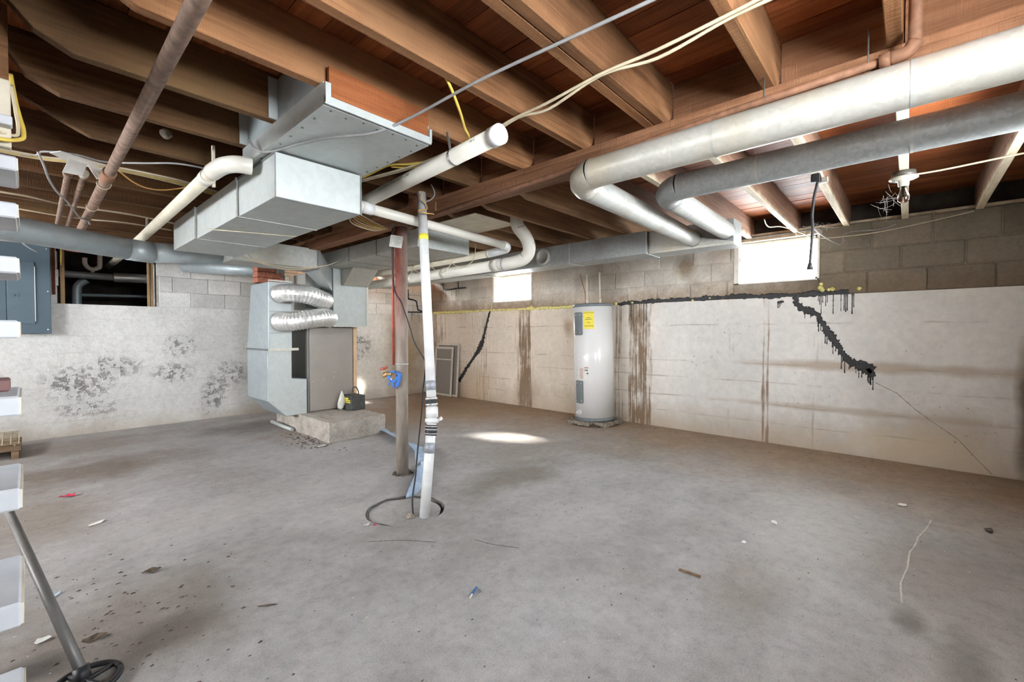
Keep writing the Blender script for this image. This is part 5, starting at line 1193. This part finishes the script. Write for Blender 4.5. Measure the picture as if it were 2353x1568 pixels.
blot('floor_crack', ('z', 0.0), [(3.89, -0.126), (3.70, -0.10), (3.51, -0.06), (3.36, -0.045), (3.23, -0.021), (3.0, -0.012), (2.81, 0.011), (2.60, 0.006)], 0.004, 'crack_pale', floor, 0, 41, th=0.0015)
blot('floor_crack', ('z', 0.0), [(1.73, 1.86), (1.76, 1.74), (1.83, 1.60)], 0.003, 'grit_dark', floor, 0, 42, th=0.0012)
blot('floor_crack', ('z', 0.0), [(1.30, 2.30), (1.46, 2.15), (1.56, 2.0)], 0.003, 'grit_dark', floor, 0, 43, th=0.0012)
# ---- things lying on the floor
def scrap(name, x, y, pts_, mat, label, cat, th=0.003, rot=0.0, curl=0.006):
    random.seed(hash(label) % 1000 if False else len(label)); c, s_ = math.cos(rot), math.sin(rot)
    su = max(abs(u) for u, w in pts_); sw_ = max(abs(w) for u, w in pts_); n_ = 9; V = []
    for i in range(n_):
        a = 2 * math.pi * i / n_; k = random.uniform(0.75, 1.15); u, w = su * math.cos(a) * k, sw_ * math.sin(a) * k
        V.append((x + u * c - w * s_, y + u * s_ + w * c, 0.001 + curl * random.random()))
    V2 = [(p[0], p[1], p[2] + th) for p in V]; cz = (x, y, 0.001 + curl * 0.2); cz2 = (x, y, 0.001 + curl * 0.2 + th)
    mb = MB().add(V + [cz] + V2 + [cz2], [(i, (i + 1) % n_, n_) for i in range(n_)] + [(n_ + 1 + i, n_ + 1 + (i + 1) % n_, 2 * n_ + 1) for i in range(n_)] + [(i, (i + 1) % n_, n_ + 1 + (i + 1) % n_, n_ + 1 + i) for i in range(n_)])
    return one(name, mb, mat, label, cat)
Q = [(-0.5, -0.3), (0.4, -0.4), (0.5, 0.3), (-0.35, 0.35)]
def q(sx, sy): return [(a * sx, b_ * sy) for a, b_ in Q]
scrap('plastic_scrap', 0.18, 4.56, q(0.09, 0.06), 'red_scrap', 'small bright red scrap on the bare floor', 'scrap', curl=0.02)
scrap('paper_scrap', 0.276, 3.79, q(0.10, 0.06), 'paper', 'folded white paper scrap near the stair foot', 'paper', rot=0.5)
scrap('plastic_scrap', 0.073, 2.89, q(0.05, 0.022), 'pale_blue', 'tiny pale blue scrap beside the leaning pole', 'scrap', rot=0.9)
scrap('paper_scrap', 0.02, 2.50, q(0.05, 0.04), 'paper', 'torn pale scrap between stair and leaning pole', 'paper')
sv = thing('blue_clip', (1.363, 1.475, 0), 'blue plastic clip with a clear tip on the open floor', 'clip')
dv = Vector((0.82, -0.10, 0)).normalized(); cb = Vector((1.363, 1.475, 0.006))
sd2 = Vector((math.cos(R(-5)), math.sin(R(-5)), 0))
ax2 = Vector((0.86, 0.5, 0)); ax2 = Vector((0.9, 0.43, 0)).normalized()
MB().tube([cb - ax2 * 0.012, cb + ax2 * 0.045], 0.006, 8).build('barrel', 'blue_scrap', sv); MB().tube([cb - ax2 * 0.04, cb - ax2 * 0.012], 0.004, 8).build('tip', 'paper', sv)
sw = Vector((2.205, 0.795, 0.005)); one('wood_sliver', MB().obox(sw, (0.105, 0.013, 0.008), Matrix.Rotation(math.atan2(-0.104, 0.005), 3, 'Z')), 'rough_wood', 'thin splinter of wood on the open floor', 'wood splinter')
scrap('paint_flake', 4.08, 0.016, q(0.06, 0.06), 'paper', 'largest white paint flake, nearest the cracked wall', 'paint flake')
scrap('paint_flake', 3.156, 0.612, q(0.07, 0.04), 'paper', 'oval white paint flake in the middle of the open floor', 'paint flake', rot=0.4)
scrap('paint_flake', 2.743, 0.683, q(0.04, 0.028), 'paper', 'small cream paint flake beside the brown floor stain', 'paint flake')
scrap('paper_scrap', 2.07, 4.58, q(0.12, 0.05), 'paper', 'crumpled white scrap at the corner of the concrete pad', 'paper', rot=0.4, curl=0.012)
scrap('leaf_scrap', 0.69, 2.085, q(0.085, 0.014), 'leaf', 'thin dark twig lying on the open floor', 'twig', rot=-0.6)
scrap('plastic_scrap', 1.44, 2.46, q(0.03, 0.02), 'red_scrap', 'small red scrap at the rim of the floor pit', 'scrap')
scrap('paper_scrap', 1.41, 2.50, q(0.05, 0.03), 'paper', 'white paper curl at the rim of the floor pit', 'paper', curl=0.01)
scrap('leaf_scrap', 0.40, 2.81, q(0.09, 0.05), 'leaf', 'curled dry brown leaf near the leaning pole', 'leaf', curl=0.018)
scrap('leaf_scrap', 0.16, 2.36, q(0.09, 0.05), 'leaf', 'crumbled dark leaf beside the pole foot', 'leaf', curl=0.014)
scrap('bark_scrap', 3.9, -0.38, q(0.09, 0.05), 'grit_dark', 'dark bark crumb near the stained corner', 'bark', curl=0.012)
random.seed(77)
def scatter(name, n_, area, mat, size, label, cat):
    mb = MB()
    for i in range(n_):
        x, y = area(); s_ = size * random.uniform(0.4, 1.4); a = random.uniform(0, 6.28); h = s_ * random.uniform(0.2, 0.5)
        P = []
        for k in range(4): P.append((x + s_ * math.cos(a + k * 1.57) * random.uniform(.6, 1.2), y + s_ * math.sin(a + k * 1.57) * random.uniform(.3, 1.0), 0.0004))
        mb.add(P + [(x, y, h)], [(0, 1, 2, 3), (0, 1, 4), (1, 2, 4), (2, 3, 4), (3, 0, 4)])
    o = one(name, mb, mat, label, cat); o['kind'] = 'stuff'; return o
scatter('floor_grit', 1500, lambda: (random.uniform(-0.2, 5.2), random.uniform(-0.6, 6.9)), 'grit_mixed', 0.0055, 'dark and pale grit scattered over the concrete floor', 'grit')
scatter('leaf_litter', 130, lambda: (random.gauss(0.2, 0.22), random.gauss(2.5, 0.35)), 'grit_dark', 0.010, 'crumbled leaf litter around the leaning pole foot', 'litter')
scatter('pad_litter', 160, lambda: (random.gauss(2.08, 0.10), random.gauss(4.95, 0.28)), 'leaf', 0.016, 'dry leaves and crumbs heaped at the foot of the pad', 'litter')
scatter('wall_crumbs', 120, lambda: (random.uniform(4.95, 5.38), random.uniform(-0.5, 2.6)), 'grit_dark', 0.009, 'dark crumbs along the foot of the window wall', 'crumbs')

# ---- cobwebs by the bulb and window
random.seed(55)
def cobweb(c, n_, ext, label):
    mb = MB(); c = Vector(c)
    for i in range(n_):
        a = c + Vector([random.gauss(0, e) for e in ext]); b_ = c + Vector([random.gauss(0, e) for e in ext])
        a.z = min(a.z, 2.24); b_.z = min(b_.z, 2.24); mb.tube(sag(a, b_, 0.012, 5), 0.0006, 4)
    o = one('cobweb', mb, 'paper', label, 'cobweb'); o['kind'] = 'stuff'
cobweb((4.35, 0.12, 2.20), 22, (0.16, 0.06, 0.05), 'dusty cobweb strands beside the bare bulb')
cobweb((5.1, 0.66, 2.21), 18, (0.10, 0.10, 0.03), 'dusty cobweb strands above the nearer window')
# tidy helper properties
for o in bpy.data.objects:
    if '_o' in o: del o['_o']
